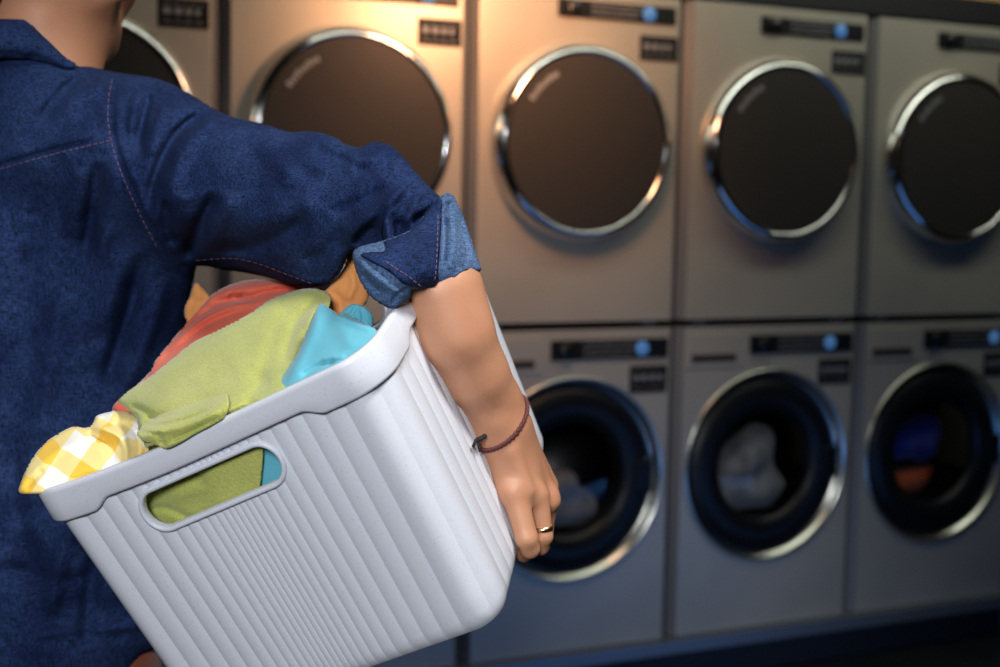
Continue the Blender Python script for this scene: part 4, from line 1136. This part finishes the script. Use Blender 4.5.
# ------------------------------------------------------------------ laundry inside the washers
def lump(name, i, blobs, m, label):
    pr = [(np.array([i * W + W / 2 + x, y, ZM - .452 + z]), np.array([i * W + W / 2 + x2, y2 - 0, ZM - .452 + z2]), r, r2, .03) for (x, y, z), (x2, y2, z2), r, r2 in blobs]
    v, f = sdf_mesh(pr, .008, k=.03); o = mesh_obj(name, v, f, m); s = o.modifiers.new('smooth', 'SMOOTH'); s.iterations = 2; set_origin(o)
    tag(o, label, 'laundry', 'laundry inside the washing machines')
mg = cloth_mat('grey_laundry', lin((130, 130, 126)), lin((84, 84, 86)), 300); mb = cloth_mat('blue_laundry', lin((34, 52, 130)), lin((44, 58, 134)), 300); mo = cloth_mat('orange_laundry', lin((180, 84, 40)), lin((168, 70, 36)), 300)
lump('laundry_load', 1, [((-.10, .12, -.10), (.08, .12, -.11), .06, .06), ((-.05, .10, -.04), (.02, .10, -.03), .05, .045)], mg, 'grey laundry lying in the washer behind the hand')
lump('laundry_load', 2, [((-.06, .10, -.02), (.03, .10, .06), .06, .055), ((-.09, .11, -.10), (.08, .11, -.10), .06, .06), ((.03, .10, .0), (.05, .10, -.05), .05, .045)], mg, 'pale grey laundry filling the window of the whole visible washer')
lump('laundry_load', 3, [((-.07, .11, .02), (.04, .11, .06), .06, .06), ((.02, .11, -.0), (.08, .11, 0.02), .05, .05)], mb, 'dark blue laundry in the washer at the right edge')
lump('laundry_load', 3, [((-.09, .11, -.12), (.06, .12, -.11), .045, .05)], mo, 'orange laundry under the blue laundry in the right washer')

# ------------------------------------------------------------------ lights
def area(name, loc, target, size, power, col, sizey=None):
    l = bpy.data.lights.new(name, 'AREA'); l.energy = power; l.color = col; l.size = size
    if sizey: l.shape = 'RECTANGLE'; l.size_y = sizey
    o = bpy.data.objects.new(name, l); put(o); o.location = loc
    d = Vector(target) - Vector(loc); o.rotation_euler = d.to_track_quat('-Z', 'Y').to_euler(); return o
def em(name, col, s):
    m = mat(name, (.8, .8, .8, 1)); BS(m).inputs['Emission Color'].default_value = col + (1,); BS(m).inputs['Emission Strength'].default_value = s; return m
EM = em('light_panel', (.92, .97, 1.), .2)
def fixture(x, y, label, sx=.6, sy=1.2, m=EM):
    p = empty('ceiling_light', label, 'ceiling light', (x, y, H), 'ceiling light panels')
    bm = bmesh.new()
    for a in ((-sx / 2 - .02, -sx / 2, -sy / 2 - .02, sy / 2 + .02), (sx / 2, sx / 2 + .02, -sy / 2 - .02, sy / 2 + .02), (-sx / 2, sx / 2, -sy / 2 - .02, -sy / 2), (-sx / 2, sx / 2, sy / 2, sy / 2 + .02)): box(bm, *a, -.05, -.001)
    bm_obj('frame', bm, M['trim'], p)
    bm = bmesh.new(); box(bm, -sx / 2, sx / 2, -sy / 2, sy / 2, -.03, -.001); bm_obj('diffuser', bm, m, p)
fixture(-1.9, -3.9, 'ceiling light panel behind and left of the viewpoint', 1.0, 1.6)
fixture(.9, -3.2, 'ceiling light panel to the right of the viewpoint', .7, 1.2)
def spot(name, label, loc, target, power, col, deg, soft):  # added spotlight with an invented housing; narrow cone spares the machines
    p = empty('added_spotlight', label, 'spotlight', (loc[0], loc[1], H), 'added spotlights')
    d = (Vector(target) - Vector(loc)).normalized()
    a = np.array(loc) - np.array([loc[0], loc[1], H]); dd = np.array(d)
    V, F = sdf_mesh([(np.array([0, 0, -.005]), a - dd * .34, .012, .012, .004), (a - dd * .36, a - dd * .27, .06, .075, .01)], .006)
    mesh_obj('added_housing', V, F, M['black'], p)
    l = bpy.data.lights.new(name, 'SPOT'); l.energy = power; l.color = col; l.spot_size = math.radians(deg); l.spot_blend = .5; l.shadow_soft_size = soft
    o = bpy.data.objects.new(name, l); put(o); o.location = loc; o.rotation_euler = d.to_track_quat('-Z', 'Y').to_euler()
spot('key_spot', 'added unseen spotlight above and left of the viewpoint, lighting person and basket', (-1.45, -4.5, 2.15), (-.52, -2.35, 1.22), 232, (.92, .95, 1.), 36, .30)  # added frontal key light for the person and basket
spot('side_spot', 'added unseen spotlight right of the person, lighting sleeve and basket from above', (.05, -3.15, 2.7), (-.38, -2.35, 1.25), 118, (1., .98, .94), 42, .18)  # added top light, gives the folds and basket side more contrast
# warm pendant lamp hanging in front of the machines
wp = empty('pendant_lamp', 'warm pendant lamp hanging above the machines, out of the picture', 'lamp', (.72, -.65, 2.12))
V, F = revolve([(.02, .16), (.05, .14), (.12, .02), (.13, 0), (.125, 0), (.115, .02), (.045, .13), (.015, .15)], 0, 0, 40)
_m = np.array(Matrix.Rotation(math.radians(72), 3, 'X')); V = [tuple(_m @ np.array([x, z, y - .05]) + np.array([0, 0, .05])) for x, y, z in V]; mesh_obj('lamp_shade', V, F, M['black'], wp)
P = [(0, 0, .155), (0, 0, .3), (0, 0, H - 2.12)]
t_ = tube('cord', P, .004, M['black']); t_.parent = wp
v, f = sdf_mesh([(np.array([0, 0, .04]), np.array([0, 0, .06]), .035, .03, .01)], .006); b_ = mesh_obj('bulb', v, f, em('warm_bulb', (1., .62, .3), 8.), wp)
l = bpy.data.lights.new('pendant_light', 'SPOT'); l.energy = 50; l.color = (1., .48, .25); l.spot_size = math.radians(132); l.spot_blend = 1.; l.shadow_soft_size = .12
o = bpy.data.objects.new('pendant_light', l); put(o); o.location = (.72, -.62, 2.12); o.rotation_euler = (math.radians(74), 0, 0)
area('blue_strip', (1.3, -1.5, .12), (1.3, 0, .3), 2.6, 4.6, (.12, .35, 1.), .2)
area('machine_wash', (1.7, -.75, 2.84), (1.7, 0, 1.8), 3.2, 19, (.95, 1., .86), .25)  # added wash light without a fixture, lifts the upper machine fronts
wd = bpy.data.worlds.new('world'); SC.world = wd; wd.use_nodes = True
wd.node_tree.nodes['Background'].inputs[0].default_value = (.5, .55, .65, 1); wd.node_tree.nodes['Background'].inputs[1].default_value = .014
vs = SC.view_settings; vs.view_transform = 'Standard'; vs.look = 'None'; vs.gamma = 1; vs.use_curve_mapping = False; vs.exposure = 0
